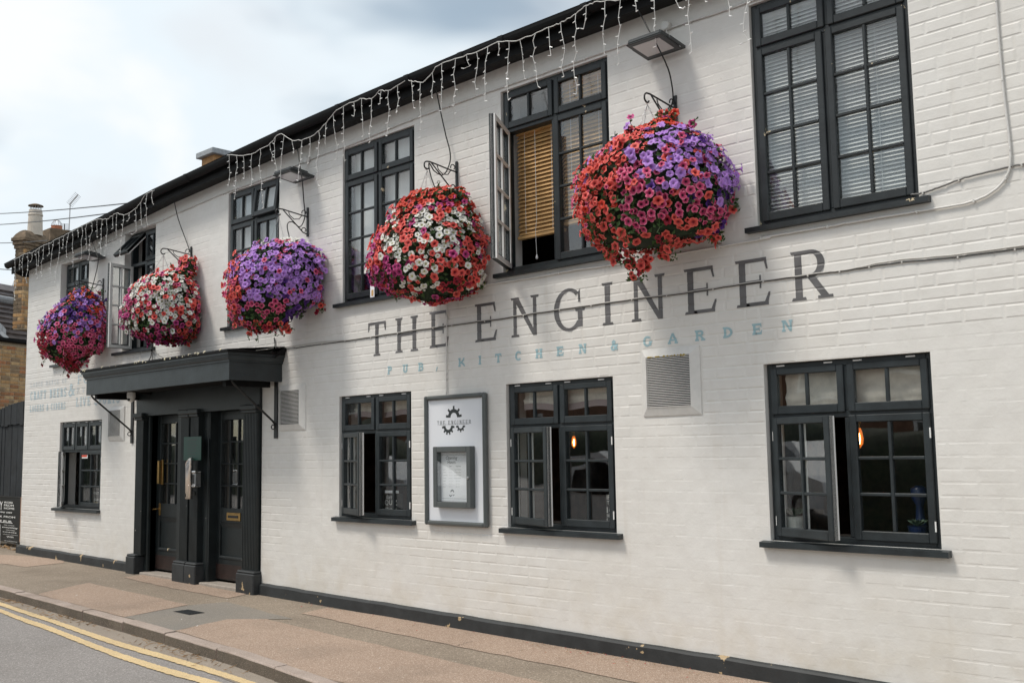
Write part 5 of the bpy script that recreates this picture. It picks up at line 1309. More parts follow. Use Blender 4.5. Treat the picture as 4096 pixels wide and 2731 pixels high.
basket(4, [(272, 1525, 1545), (292, 1470, 1560), (315, 1420, 1615), (350, 1365, 1655), (390, 1328, 1680), (440, 1318, 1691), (490, 1320, 1686), (530, 1333, 1668), (546, 1348, 1655), (556, 1365, 1600), (568, 1395, 1545)], col5, 'largest basket, coral and lilac petunias, below the bracket at the right', 25, trail=((1400, 578, .10), (1425, 590, .12), (1450, 600, .12), (1480, 590, .14), (1515, 580, .10), (1540, 585, .10), (1455, 625, .12), (1475, 628, .14), (1650, 545, .1), (1535, 268, .07), (1465, 300, .06), (1610, 325, .05), (1690, 470, .08)))

# ------------------------------------------------------------------ floodlights
def flood(cx, zc, tilt, jx, jz, label):
    """slim LED floodlight on a short arm, glass facing down and out"""
    o = empty('floodlight', (cx, 0, zc)); tag(o, label, 'floodlight', 'floodlights under the eaves')
    M = Matrix.Translation((cx, -.05, zc)) @ Matrix.Rotation(R(tilt), 4, 'X')
    w, d, t = .145, .25, .040
    b = MB(); b.M = M; b.box(-w, w, -d, 0, -t * .3, t * .7, .012); b.build('housing', 'flood_grey', o)
    b = MB(); b.M = M; b.box(-w - .006, w + .006, -d - .006, .006, -t * .55, -t * .25, .006); b.build('bezel', 'flood_grey', o)
    b = MB(); b.M = M; b.box(-w + .03, w - .03, -d + .03, -.035, -t * .60, -t * .54); b.build('glass_front', 'lens_glass', o)
    for i in range(7): b = MB(); b.M = M; x = lerp(-w + .03, w - .03, i / 6); b.box(x - .004, x + .004, -d + .05, -.02, t * .7, t * 1.15); b.build('cooling_fin', 'flood_grey', o)
    b = MB(); b.M = M; b.box(-w - .02, -w - .006, -.16, .03, -.012, .012, .003); b.box(w + .006, w + .02, -.16, .03, -.012, .012, .003); b.box(-w - .02, w + .02, .024, .036, -.012, .012, .003); b.build('stirrup', 'flood_grey', o)
    MB().lathe([(.034, 0), (.036, .028), (.030, .036)], (jx, -.002, jz), 16, axis=(0, -1, 0)).build('junction_box', 'cream_trim', o)
    MB().tube([(jx, -.02, jz - .03), (jx + .01, -.022, jz - .07), (jx + .02, -.04, zc + .05), (cx + .05, -.08, zc + .03)], .006, 6).build('flex', 'cream_trim', o)
flood(-4.045, 4.345, -7, -4.038, 4.545, 'dark slim floodlight above the largest basket at the right')
flood(-8.50, 4.285, -7, -8.467, 4.480, 'dark slim floodlight above the lilac basket')
flood(-13.13, 4.115, -7, -13.121, 4.329, 'dark slim floodlight above the far left basket')

# ------------------------------------------------------------------ icicle lights
def lights(pts, label, seed, name_len):
    rr = random.Random(seed); P = catmull(pts, 5); o = empty('icicle_lights', P[0]); tag(o, label, 'string lights', 'icicle lights along the gutter')
    P = [p + Vector((0, rr.uniform(-.006, .004), rr.uniform(-.006, .006))) for p in P]
    MB().tube(P, .0038, 5).build('main_wire', 'light_wire', o)
    L_ = 0; nxt = .04; pat = [.30, .48, .22, .40, .55, .16, .36, .50, .12, .42]; k = rr.randrange(9)
    for a, b in zip(P, P[1:]):
        seg = (b - a).length
        while L_ + seg > nxt:
            q = a.lerp(b, (nxt - L_) / seg); nxt += rr.uniform(.11, .19); d = pat[k % len(pat)] * rr.uniform(.8, 1.15); k += 1
            n = max(3, int(d / .06)); pp = [q]; x = y = 0
            for j in range(1, n + 1): x += rr.gauss(0, .009); y += rr.gauss(0, .007); pp.append(q + Vector((x, y, -d * j / n)))
            if rr.random() < .14: pp[-1] = pp[-1] + Vector((.05 * rr.choice((-1, 1)), 0, .05)); pp[-2] = pp[-2] + Vector((.02, 0, .0))
            dr = MB().tube(pp, .0028, 5).build('light_drop', 'light_wire', o)
            bm_ = MB()
            for j in range(1, len(pp)):
                s_ = Vector((rr.choice((-1, 1)) * rr.uniform(.5, 1), rr.uniform(-.6, .2), rr.uniform(-.5, .5))).normalized(); e = pp[j] + s_ * .026
                bm_.tube([pp[j], pp[j] + s_ * .014, e], [.0042, .0042, .003], 5)
            tag(bm_.build('bulbs', 'bulb_tip', dr), kind='stuff')
        L_ += seg
    return o
c1 = cr(0, 700, 3.357); f = cr(700, 100, 1.809); h = cr(1900, 0, 1.96)
lights([at(*c1(*p), -.292) for p in ((190, 1137), (360, 1052), (440, 1042), (550, 965), (680, 912), (740, 872), (890, 800), (1030, 722), (1200, 642), (1290, 602), (1440, 590), (1500, 552), (1570, 512), (1670, 542), (1780, 482), (1850, 422), (1960, 262), (2080, 205))], 'white icicle lights along the far left part of the gutter', 31, 0)
lights([at(*f(*p), -.292) for p in ((380, 942), (520, 942), (670, 872), (755, 790), (850, 835), (960, 820), (1075, 735), (1170, 618), (1320, 545), (1420, 532), (1490, 472), (1540, 478), (1665, 408))], 'white icicle lights along the gutter above the lilac basket', 32, 0)
lights([at(*f(*p), -.292) for p in ((1690, 402), (1740, 412), (1810, 405), (1910, 292), (2060, 238), (2200, 190))] + [at(*h(*p), -.292) for p in ((180, 332), (360, 310), (560, 225), (680, 177), (790, 112), (870, 48), (960, 20), (1100, 4), (1300, -40), (1600, -140), (1900, -250), (2200, -350), (2500, -470))], 'white icicle lights along the gutter toward the right', 33, 0)

# ------------------------------------------------------------------ cables and hoses
def cable(name, label, cat, pts, r, m, clips=0, y=-.012, cm='grey_cable', raw=False, group=None, wob=.002):
    rr = random.Random(len(pts)); P = [p if isinstance(p, Vector) else at(p[0], p[1], p[2] if len(p) > 2 else y) for p in pts]; Q = catmull(P, 6)
    Q = [q + Vector((0, 0, rr.uniform(-wob, wob))) for q in Q]; o = empty(name, P[0]); tag(o, label, cat, group); MB().tube(Q, r, 6).build('cable_sheath', m, o, smooth=True)
    if clips:
        for i in range(clips): q = Q[int((i + .5) / clips * (len(Q) - 1))]; MB().box(q.x - .005, q.x + .005, q.y - r - .002, .0, q.z - r - .005, q.z + r + .002, .002).build('cable_clip', cm, o)
    return o
a_ = cr(1400, 950, 2.352); b_ = cr(2300, 950, 2.138); r8 = cr(2900, 0, 1.5677); D2 = lambda x, y: (x * 1.7415, y * 1.7415)
cable('cable', 'dark twin cable clipped across the painted name', 'cable', [D2(650, 803), D2(740, 790)] + [a_(*p) for p in ((0, 970), (310, 922), (735, 860), (960, 828), (1430, 765), (1830, 703), (2270, 640))] + [b_(*p) for p in ((560, 525), (1020, 465), (1520, 390), (2070, 315), (2352, 278))] + [D2(2050, 605), D2(2200, 590), D2(2352, 570), D2(2420, 562)], .0038, 'dark_cable', 22, -.006)
cable('cable', 'pale cable running beside the dark one across the painted name', 'cable', [D2(650, 798), D2(740, 785)] + [a_(p[0], p[1] - 8) for p in ((0, 970), (310, 922), (735, 860), (960, 828), (1430, 765), (1830, 703), (2270, 640))] + [b_(p[0], p[1] - 8) for p in ((560, 525), (1020, 465), (1520, 390), (2070, 315), (2352, 278))] + [D2(2050, 599), D2(2200, 584), D2(2352, 564), D2(2420, 556)], .0040, 'grey_cable', 0, -.006)
cable('conduit_cable', 'white cable curving down the right wall and under the upper sills', 'cable', [a_(1270, 448)] + [a_(1310, 440), a_(1800, 365)] + [b_(*p) for p in ((0, 278), (400, 225), (660, 180), (1230, 80), (1660, 0))] + [r8(*p) for p in ((230, 1490), (500, 1445), (790, 1395), (1090, 1345), (1415, 1292), (1560, 1260), (1690, 1195), (1770, 1100), (1790, 1000), (1780, 850), (1750, 600), (1720, 280), (1700, 0), (1690, -200))], .0075, 'cream_trim', 12, -.010, 'cream_trim')
cable('cable', 'thin dark cable from the corner of the white blind window to the right', 'cable', [r8(*p) for p in ((1165, 1222), (1230, 1212), (1300, 1190), (1420, 1145), (1530, 1108), (1790, 1045), (1875, 1030), (2000, 1010))], .0055, 'mid_cable', 3, -.010)
cable('cable', 'pale cable under the eaves above the upper windows', 'cable', [c1(*p) for p in ((425, 1325), (700, 1212), (1050, 1090), (1450, 905), (1800, 742), (2100, 640), (2350, 525))] + [f(*p) for p in ((240, 1265), (400, 1200), (600, 1130), (1000, 965), (1300, 855), (1700, 690), (2100, 545), (2352, 455))] + [h(*p) for p in ((600, 552), (1000, 412), (1600, 200), (2050, 52), (2400, -80))], .006, 'cream_trim', 26, -.009, 'cream_trim')
cable('conduit_cable', 'pale vertical cable down to the top of the notice board', 'cable', [a_(912, 570), a_(910, 800), a_(908, 1100), a_(905, 1410), w2(1207, 30), w2(1210, 190)], .0055, 'cream_trim', 3, -.010, 'cream_trim', wob=.001)
def hose(label, pts): return cable('irrigation_hose', label, 'hose', pts, .0055, 'hose', group='black watering hoses to the baskets')
b7 = cr(700, 550, 1.96); e5 = cr(1950, 200, 1.568)
hose('black hose from the eaves past the right floodlight to the largest basket', [(*h(1250, 10), -.16), (*h(1290, 100), -.15), (*h(1390, 290), -.20), (*h(1460, 420), -.22), (*h(1520, 560), -.10), (*h(1548, 700), -.03), (*h(1550, 790), -.02), (*e5(1140, 380), -.10), (*e5(1100, 420), -.2), (*e5(1080, 520), -.3)])
hose('black hose hanging to the red and white basket', [(*f(1885, 440), -.14), (*f(1910, 570), -.09), (*f(1955, 780), -.05), (*f(1990, 920), -.04), (*f(1985, 1010), -.05), (*f(1940, 1085), -.14), (*f(1880, 1060), -.25), (*f(1838, 1000), -.33), (*f(1850, 1090), -.35), (*f(1900, 1230), -.36)])
hose('black hose hanging to the lilac basket', [(*b7(958, 80), -.14), (*b7(978, 210), -.20), (*b7(985, 260), -.21), (*b7(998, 340), -.20), (*b7(1010, 500), -.04), (*b7(1018, 620), -.03), (*b7(980, 700), -.1), (*b7(915, 660), -.2), (*b7(880, 690), -.27), (*b7(900, 800), -.3)])
hose('black hose hanging to the white and coral basket', [(*D2(400, 462), -.12), (*D2(410, 505), -.06), (*D2(430, 560), -.03), (*D2(438, 590), -.04), (*D2(415, 605), -.2), (*D2(400, 640), -.3)])
hose('black hose hanging to the far left basket', [(*c1(1230, 870), -.14), (*c1(1300, 1060), -.2), (*c1(1320, 1150), -.2), (*c1(1290, 1310), -.06), (*c1(1240, 1500), -.03), (*c1(1180, 1640), -.2)])
d1 = cr(0, 1100, 3.357)
cable('cable', 'bundle of loose pale wires dropping onto the canopy', 'cable', [(*d1(2000, 860), -.08), (*d1(2035, 980), -.02), (*d1(2045, 1100), -.02), (*d1(2040, 1230), -.03)], .006, 'mid_cable', 0)
cable('cable', 'black looped wire above the canopy under the white and coral basket', 'cable', [(*d1(2035, 985), -.02), (*d1(2020, 1110), -.06), (*d1(1940, 1210), -.09), (*d1(1900, 1250), -.10)], .006, 'hose', 0)
cable('cable', 'pale looped wire hanging left of the black one above the canopy', 'cable', [(*d1(1915, 980), -.03), (*d1(1885, 1070), -.03), (*d1(1880, 1150), -.05), (*d1(1880, 1240), -.08)], .004, 'grey_cable', 0)
cable('cable', 'slack wire sagging right from the bundle to the canopy top', 'cable', [(*d1(2045, 1000), -.02), (*d1(2120, 1070), -.05), (*d1(2250, 1140), -.10), (*d1(2360, 1170), -.14)], .005, 'mid_cable', 0)
c4 = cr(300, 1350, 1.4937)
cable('cable', 'black wire curving down onto the right end of the canopy', 'cable', [(*c4(1190, 0), -.012), (*c4(1195, 40), -.012), (*c4(1190, 70), -.03), (*c4(1172, 95), -.07)], .006, 'hose', 0)

# ------------------------------------------------------------------ fittings by the doors
p = at(*c4(336, 352), -.28); cc = empty('security_camera', (p.x, p.y, p.z + .05)); tag(cc, 'white dome security camera under the left end of the canopy', 'camera')
MB().lathe([(.048, .05), (.05, .0), (.046, -.02)], p, 18).build('camera_base', 'white_plastic', cc, smooth=False)
MB().lathe([(.044, -.02), (.042, -.035), (.03, -.056), (.012, -.066), (.002, -.067)], p, 18).build('camera_dome', 'white_plastic', cc, smooth=True)
MB().lathe([(.016, 0), (.016, .014), (.010, .016)], p + Vector((.014, -.034, -.036)), 12, axis=(.4, -1, -.5)).build('camera_lens', 'car_glass', cc)
mb = MB(); mb.tube([p + Vector((0, 0, .05)), p + Vector((0, .1, .055)), p + Vector((0, .26, .04))], .014, 8); mb.build('camera_arm', 'black_gutter', cc)
y = -.078; a, b = at(*c4(650, 593), y), at(*c4(752, 732), y)
gs = MB().box(a.x, b.x, y, y + .006, b.z, a.z, .001).build('green_sign', 'green_sign', origin=(a.x, y, b.z)); tag(gs, 'dark green rectangular sign fixed between the two doors', 'sign')
for i in range(6): zz_ = lerp(a.z, b.z, .15 + i * .12); MB().add([(a.x + .09, y - .0005, zz_), (b.x - .09 - .03 * (i % 2), y - .0005, zz_), (b.x - .09 - .03 * (i % 2), y - .0005, zz_ + .008), (a.x + .09, y - .0005, zz_ + .008)], [(0, 1, 2, 3)]).build('print_line', 'flood_grey', gs)
y = -.11; t_, l_ = at(*c4(684, 745), y), at(*c4(676, 962), y); ob = empty('cigarette_bin', (l_.x, y, l_.z)); tag(ob, 'tall chrome tube cigarette bin with slanted top between the doors', 'bin')
V = []; n = 18
for k, zf in enumerate((l_.z, None)):
    for i in range(n): a = 2 * math.pi * i / n; x = t_.x + .046 * math.cos(a); V.append((x, y + .04 * math.sin(a), l_.z if k == 0 else t_.z + .055 * math.cos(a)))
MB().add(V, [(i, (i + 1) % n, (i + 1) % n + n, i + n) for i in range(n)] + [tuple(range(n))[::-1]]).build('tube_body', 'chrome', ob, smooth=True)
MB().add([(v[0] * 1 , v[1], v[2] - .002) for v in V[n:]], [tuple(range(n))]).build('slanted_top', 'iron', ob)
MB().tube([Vector(v) for v in V[n:]] + [Vector(V[n])], .004, 5).build('rim', 'chrome', ob)
bx('wall_clip', 'steel', ob, t_.x - .02, t_.x + .02, y + .03, -.05, l_.z + .04, l_.z + .08, .003); bx('stub_slot', 'iron', ob, t_.x - .026, t_.x - .006, y - .043, y - .038, l_.z + .02, l_.z + .05)
a, b = at(*c4(706, 795), -.10), at(*c4(735, 893), -.10); ob = empty('wall_ashtray', (a.x, -.1, b.z)); tag(ob, 'small chrome ended wall ashtray right of the chrome tube', 'ashtray')
xm = (a.x + b.x) / 2; w = (b.x - a.x) * .34
MB().box(xm - w, xm + w, -.135, -.05, a.z - .025, a.z, .008).build('top_cap', 'chrome', ob); MB().box(xm - w, xm + w, -.135, -.05, b.z, b.z + .025, .008).build('bottom_cap', 'chrome', ob); MB().box(xm - w * .8, xm + w * .8, -.125, -.05, b.z + .025, a.z - .025, .006).build('body', 'steel', ob); MB().box(xm - w * .5, xm + w * .5, -.130, -.124, b.z + .04, a.z - .04, .003).build('front_slot', 'iron', ob)

# ------------------------------------------------------------------ chalkboard and fence left of the pub
yb = .22; A = at(-60, 1982, yb); Bq = at(82, 2188, yb); zt, zb = A.z, .225; xl, xr = -17.15, Bq.x
ab = empty('chalkboard_sign', (-16.6, yb, zg(-16.6))); tag(ab, 'black pavement chalkboard with white hand lettering beside the pub corner', 'chalkboard')
bx('board_panel', 'chalkboard', ab, xl, xr - .03, yb, yb + .012, zb, zt)
MB().box(xl, xl + .05, yb - .008, yb + .03, zg(-17), zt + .01, .004).build('leg', 'pine', ab); MB().box(xr - .035, xr, yb - .008, yb + .035, zb + .02, zt + .01, .004).build('side_rail', 'pine', ab)
MB().box(xr - .2, xr - .15, yb + .02, yb + .06, zg(-16), zb + .1, .004).build('leg', 'chalkboard', ab)
MB().box(xl + .05, xr - .035, yb - .006, yb + .02, zt - .012, zt + .012, .003).build('top_rail', 'chalkboard', ab)
k9 = cr(0, 1950, 5.225)
def ct(s, x0_, y0_, x1_, y1_, m='chalk', shr=0.0, bold=0.0):
    p, q = at(*k9(x0_, y0_), yb - .003), at(*k9(x1_, y1_), yb - .003); txt(s, p.x, q.x, q.z, p.z, yb - .003, m, ab, shear=shr, bold=bold)
for args in (('WHY', -150, 275, 50, 460), ('WORK', 80, 280, 275, 335), ('FROM', 85, 340, 285, 395), ('HOME', 85, 400, 297, 458), ('if you can', -90, 470, 248, 548, 'chalk', .35), ('WORK FROM', -230, 555, 315, 640), ('THE PUB', -130, 655, 238, 735),
             ('WE HAVE', 80, 765, 298, 800), ('everything', 45, 800, 370, 870, 'chalk', .3), ('YOU NEED', 120, 868, 318, 905, 'chalk'), ('COFFEE', 58, 905, 345, 955), ('GREAT FOOD', 58, 958, 370, 1003), ('WIFI', 135, 1003, 278, 1048), ('POWER POINTS', 75, 1043, 320, 1062, 'chalk_dim'), ('AND', 170, 1075, 250, 1095, 'chalk_dim'), ('WARMTH', 80, 1092, 355, 1140), ('A FRIENDLY WELCOME', 65, 1148, 375, 1168, 'chalk_dim')): ct(*args, bold=.012)
p, q = at(*k9(-200, 744), yb), at(*k9(265, 738), yb); MB().box(p.x, q.x, yb - .003, yb - .002, q.z - .004, q.z + .004).build('chalk_line', 'chalk', ab)
p, q = at(*k9(16, 765), yb), at(*k9(16, 1190), yb); MB().box(p.x - .004, p.x + .004, yb - .003, yb - .002, q.z, p.z).build('chalk_line', 'chalk', ab)
fn = empty('board_fence', (-17, .5, zg(-17))); tag(fn, 'black stained vertical board fence with curved top left of the pub', 'fence')
rr = random.Random(6); x = -15.56; i = 0
while x > -20.5:
    w = rr.uniform(.10, .16); j = rr.uniform(-.008, .008); zt_ = interp([(-20.5, 1.9), (-17.85, 2.30), (-17.4, 2.365), (-16.8, 2.405), (-15.5, 2.42)], x - w / 2)
    zm = 2.06 + rr.uniform(-.015, .015)
    MB().box(x - w + .006, x, .5 + j, .522 + j, zg(x) + .03, zm, .003).build('board', 'fence_black', fn); MB().box(x - w + .002, x - .002, .475 + j, .493 + j, zm - .03, zt_, .003).build('upper_board', 'fence_black', fn); x -= w
for zz_ in (.6, 1.7): bx('fence_rail', 'fence_black', fn, -20.5, -15.56, .53, .58, zz_, zz_ + .08)
rr = random.Random(61); mb = MB()
for i in range(90):
    x = rr.uniform(-17.6, -15.75); yv = rr.uniform(.0, .42); s = rr.uniform(.01, .035); mb.lathe([(s, 0), (s * .8, s * .4), (s * .2, s * .6)], (x, yv, zg(x) + .008), 5)
tag(tag(mb.build('rubble', 'dry_leaf'), 'loose stones and dead leaves at the foot of the fence', 'rubble'), kind='stuff')

# ------------------------------------------------------------------ neighbouring brick house with slate roof and chimney
H0 = Vector((-21.0, 2.15, 0)); e = Vector((.42, -.907, 0)); nn = Vector((.907, .42, 0))     # along the wall (toward the street), outward normal
HM = Matrix(((e.x, nn.x, 0, H0.x), (e.y, nn.y, 0, H0.y), (0, 0, 1, 0), (0, 0, 0, 1)))        # local u along wall, v outward, z
hs = empty('brick_house', H0); tag(hs, 'yellow stock brick house with slate roof and chimney beyond the fence at far left', 'house')
def hb(name, m, par, u0, u1, v0, v1, z0_, z1_, b=0.0): q = MB(); q.M = HM; q.box(u0, u1, v0, v1, z0_, z1_, b); return q.build(name, m, par)
GZ = 3.80
hw_ = hb('house_wall', 'lime_mortar', hs, -2.5, 3.5, -.25, -.008, -.2, GZ - .04)
rr = random.Random(15); cnt = 0; mb = MB(); mb.M = HM
for k in range(14, 50):
    z0_ = .075 * k + .02; u = -1.6 - (.11 if k % 2 else 0)
    while u < 2.2:
        L_ = rr.choice((.215, .215, .102)); z1_ = z0_ + .064
        if z1_ < GZ - .05:
            vis = k > 29 and -.35 < u < .75
            if vis and cnt < 290:
                q = MB(); q.M = HM; q.box(u, u + L_, -.02, rr.uniform(-.002, .004), z0_, z1_, .005); q.build('brick', 'stock_brick_' + rr.choice('aabccdef'), hw_); cnt += 1
            else: mb.box(u, u + L_, -.02, .001, z0_, z1_)
        u += L_ + .011
tag(mb.build('brickwork', 'stock_brick_a', hw_), kind='stuff')
q = MB(); q.M = HM
V = []; prof = [(-.02, GZ + .03), (.10, GZ + .03)] + [(.05 + .05 * math.cos(R(a)), GZ + .0 - .055 * math.sin(R(a))) for a in range(0, 181, 22)]
for u in (-2.5, 3.5): V += [(u, v, z) for v, z in prof]
k = len(prof); q.add(V, [(i, (i + 1) % k, (i + 1) % k + k, i + k) for i in range(k)]); q.build('house_gutter', 'black_gutter', hs)
# slates in courses on a 42 degree pitch
sl_ = R(40); roof_o = hb('house_roof', 'slate', hs, -2.5, 3.5, -2.2, -2.15, GZ - .1, GZ)
q = MB(); q.M = HM; q.add([(-2.5, .03, GZ + .0), (3.5, .03, GZ + .0), (3.5, -1.7, GZ + 1.73 * math.tan(sl_)), (-2.5, -1.7, GZ + 1.73 * math.tan(sl_))], [(0, 1, 2, 3)]); q.build('roof_deck', 'slate', roof_o)
rr = random.Random(9); cnt = 0
for k in range(11):
    s0 = .02 + k * .19; u = -1.2 - (.14 if k % 2 else 0)
    while u < 2.2:
        w = .28; c0_, s0_ = math.cos(sl_), math.sin(sl_); j = rr.uniform(.004, .012)
        M2 = HM @ Matrix.Translation((u + w / 2, .06 - s0 * c0_, GZ + .03 + s0 * s0_)) @ Matrix.Rotation(-(math.pi - sl_) + rr.uniform(-.01, .01), 4, 'X') @ Matrix.Rotation(rr.uniform(-.012, .012), 4, 'Z')
        q = MB(); q.M = M2; q.box(-w / 2 + .004, w / 2 - .004, 0, .34, -.006 - j, .002 - j, .002); q.build('slate', rr.choice(('slate', 'slate', 'slate_b')), roof_o); cnt += 1; u += w
q = MB(); q.M = HM; q.tube([(-2.4, -1.12, GZ + .98), (-.1, -1.12, GZ + .98), (.9, -.98, GZ + .90), (2.8, -.75, GZ + .72)], .10, 10); q.build('ridge_tile', 'lead', roof_o)
# chimney
chm = empty('chimney', H0 + Vector((0, 0, 4)), hs)
C0 = far(92, 1200, 21.9); cb, vb = (C0 - H0).dot(e), (C0 - H0).dot(nn); ca, va = cb - .62, vb - .24
hb('chimney_core', 'lime_mortar', chm, ca + .01, cb - .01, va + .01, vb - .01, 4.0, 5.62)
rr = random.Random(16)
for k in range(22):
    z0_ = 4.02 + k * .075
    for face in (0, 1):
        u = (ca if face == 0 else va) + (.0 if k % 2 else -.11); lim = cb if face == 0 else vb
        while u < lim - .02:
            L_ = .215; a0_, a1_ = max(u, ca if face == 0 else va), min(u + L_, lim)
            if a1_ - a0_ > .03:
                q = MB(); q.M = HM; m_ = 'stock_brick_' + rr.choice('abccde') if face == 0 or rr.random() < .3 else 'soot_brick'
                if face == 0: q.box(a0_, a1_, vb - .04, vb + rr.uniform(-.002, .003), z0_, z0_ + .064, .005)
                else: q.box(cb - .04, cb + rr.uniform(-.002, .003), a0_, a1_ - (.045 if a1_ == lim else 0), z0_, z0_ + .064, .005)
                q.build('brick', m_, chm)
            u += L_ + .01
for z0_, ov in ((5.60, .02), (5.675, .04), (5.75, .06)): hb('corbel_course', 'soot_brick', chm, ca - ov, cb + ov, va - ov, vb + ov, z0_, z0_ + .07, .008)
q = MB(); q.M = HM; V = []; rr = random.Random(3)
for t, zz_ in ((.04, 5.82), (.0, 5.90), (-.05, 5.96), (-.09, 5.99)):
    V += [(ca - t, va - t, zz_), (cb + t, va - t, zz_), (cb + t, vb + t, zz_), (ca - t, vb + t, zz_)]
q.add(V, [(4 * i + k, 4 * i + (k + 1) % 4, 4 * i + 4 + (k + 1) % 4, 4 * i + 4 + k) for i in range(3) for k in range(4)] + [(12, 13, 14, 15)]); q.build('flaunching', 'soot_brick', chm)
pc = H0 + e * (ca * .6 + cb * .4) + nn * ((va + vb) / 2); pc.z = 5.93
MB().lathe([(.145, 0), (.135, .3), (.128, .40), (.140, .405), (.140, .43), (.128, .44), (.124, .52), (.115, .52), (.11, .45)], pc, 20).build('chimney_pot', 'pot_cream', chm, smooth=False)
mb = MB()
for i in range(14): a = 2 * math.pi * i / 14; mb.tube([pc + Vector((.105 * math.cos(a), .105 * math.sin(a), .50)), pc + Vector((.105 * math.cos(a), .105 * math.sin(a), .60))], .004, 4)
mb.build('cowl_cage', 'steel', chm); MB().lathe([(.145, .60), (.14, .615), (.06, .645), (.01, .65)], pc, 20).build('cowl_hat', 'soot_brick', chm)
mb = MB(); mb.M = HM                          # stepped lead flashing between slates and stack
for i in range(6): u = cb + .003; v0_ = -.62 + i * .095; z0_ = GZ + .06 - v0_ * math.tan(sl_) - .02; mb.add([(u + .004, v0_, z0_ + .02), (u + .004, v0_ + .11, z0_ - .08), (u + .004, v0_ + .11, z0_ + .05), (u + .004, v0_, z0_ + .15)], [(0, 1, 2, 3)])
mb.add([(cb + .02, -.68, GZ + .62), (cb + .16, -.66, GZ + .615), (cb + .16, .06, GZ + .03), (cb + .02, .06, GZ + .04)], [(0, 1, 2, 3)]); mb.build('lead_flashing', 'lead', chm)
# farther stack with caged pot and aerials, farther pots left
q0 = far(226, 930, 23.6); st2 = empty('chimney', (q0.x, q0.y, 4.5), hs); bx('stack', 'soot_brick', st2, q0.x - .3, q0.x + .3, q0.y - .25, q0.y + .25, 3.4, q0.z + .02); MB().lathe([(.115, -.1), (.11, .13), (.12, .14)], q0, 16).build('chimney_pot', 'terracotta', st2)
mb = MB()
for i in range(8): a = math.pi * i / 8; mb.tube([q0 + Vector((.11 * math.cos(a) * math.cos(t), .11 * math.sin(a) * math.cos(t), .14 + .13 * math.sin(t))) for t in [math.pi * k / 10 for k in range(11)]], .003, 4)
mb.build('wire_guard', 'steel', st2)
for px_, py_, m_ in ((5, 1202, 'terracotta'), (50, 1196, 'terracotta'), (27, 1200, 'pot_cream')):
    q0 = far(px_, py_, 27); MB().lathe([(.12, -.9), (.115, .06), (.13, .065), (.13, .10)], q0, 14).build('chimney_pot', m_, hs)
def yagi(base, top, boom_d, n, el, label, tilt=Vector((0, 0, 1)), r=.012, m='aerial_metal'):
    o = empty('tv_aerial', base); tag(o, label, 'aerial', 'aerials above the far roofs')
    MB().tube([base, top], r, 6).build('mast', m, o); bd = Vector(boom_d); s_ = bd.cross(tilt).normalized()
    MB().tube([top - bd * .12, top + bd], r * 1.1, 6).build('boom', m, o)
    for i in range(n): q = top + bd * (i / (n - 1) * 1.05 - .08); MB().tube([q - s_ * el, q + s_ * el], .004, 4).build('element', m, o)
    return o
R1 = rt * 1.0
t1, b1 = far(281, 815, 23.6), far(272, 1010, 23.6); yagi(b1, t1, rt * .17 + up * .20, 9, .085, 'tall pale aerial angled upward beyond the gutter', fw)
t2, b2 = far(258, 935, 24.2), far(256, 1000, 24.2); yagi(b2, t2, up * .22, 10, .10, 'small dark upright aerial beside the tall one', fw, .010, 'wire_thin')
t3, b3 = far(51, 1142, 27.5), far(52, 1250, 27.5); yagi(b3, t3, rt * .12 - up * .04, 9, .12, 'dense aerial above the terracotta pots at far left', fw); 
mb = MB()
for i in range(5): mb.tube([t3 + up * (-.08 - .05 * i) - rt * .16, t3 + up * (-.08 - .05 * i) + rt * .16], .004, 4)
for s_ in (-.16, .16): mb.tube([t3 + up * -.08 + rt * s_, t3 + up * -.28 + rt * s_], .004, 4)
mb.build('reflector', 'aerial_metal', bpy.data.objects['tv_aerial.002'])
def owire(a, b, label, sag=.12):
    P = [a.lerp(b, i / 12) - Vector((0, 0, sag * 4 * (i / 12) * (1 - i / 12))) for i in range(13)]; o = MB().tube(P, .008, 5).build('overhead_wire', 'wire_thin', origin=a); tag(o, label, 'wire', 'overhead wires at left')
owire(at(560, 808, -.2), far(-300, 850, 34), 'topmost overhead wire running left from the eaves', .1)
owire(at(440, 853, -.2), far(-300, 897, 34), 'second overhead wire running left, crossing the pale chimney pot', .1)
owire(far(190, 962, 20), far(-300, 950, 34), 'third overhead wire, ending behind the chimney', .1)
owire(far(48, 1080, 18.6), far(-300, 1030, 34), 'lowest overhead wire at far left', .05)

# ------------------------------------------------------------------ litter and weeds along the gutter, fallen petals
def litter(name, label, n, m, area, seed, size, kind='flat'):
    rr = random.Random(seed); mb = MB()
    for _ in range(n):
        p = area(rr); a = rr.uniform(0, 6.28); s = size * rr.uniform(.5, 1.4); d = Vector((math.cos(a), math.sin(a), rr.uniform(-.1, .2))) * s; w = Vector((-d.y, d.x, rr.uniform(0, s * .4))) * (.35 if kind == 'flat' else .08)
        mb.add([p - d, p + w * .9, p + d + Vector((0, 0, s * .3)), p - w], [(0, 1, 2), (0, 2, 3)])
    o = mb.build(name, m); tag(o, label, 'litter', kind='stuff'); return o
def ga(rr): x = rr.choice((rr.gauss(-7.6, .35), rr.gauss(-9.9, .5), rr.gauss(-11.4, .15), rr.uniform(-12, -5.6))); return gz(x, kerb_back(x) - KW - abs(rr.gauss(.03, .07)) - .02, -KH + .010)
litter('dead_leaves', 'dry leaves and twigs lying along the gutter below the kerb', 260, 'dry_leaf', ga, 1, .030, 'twig')
def wa(rr): x = rr.choice((rr.uniform(-8.8, -3), rr.gauss(-4.6, .4))); return gz(x, -.04 - abs(rr.gauss(0, .12)), .010)
litter('fallen_petals', 'dark red petals fallen along the foot of the wall', 50, 'petal_fallen', wa, 2, .010)
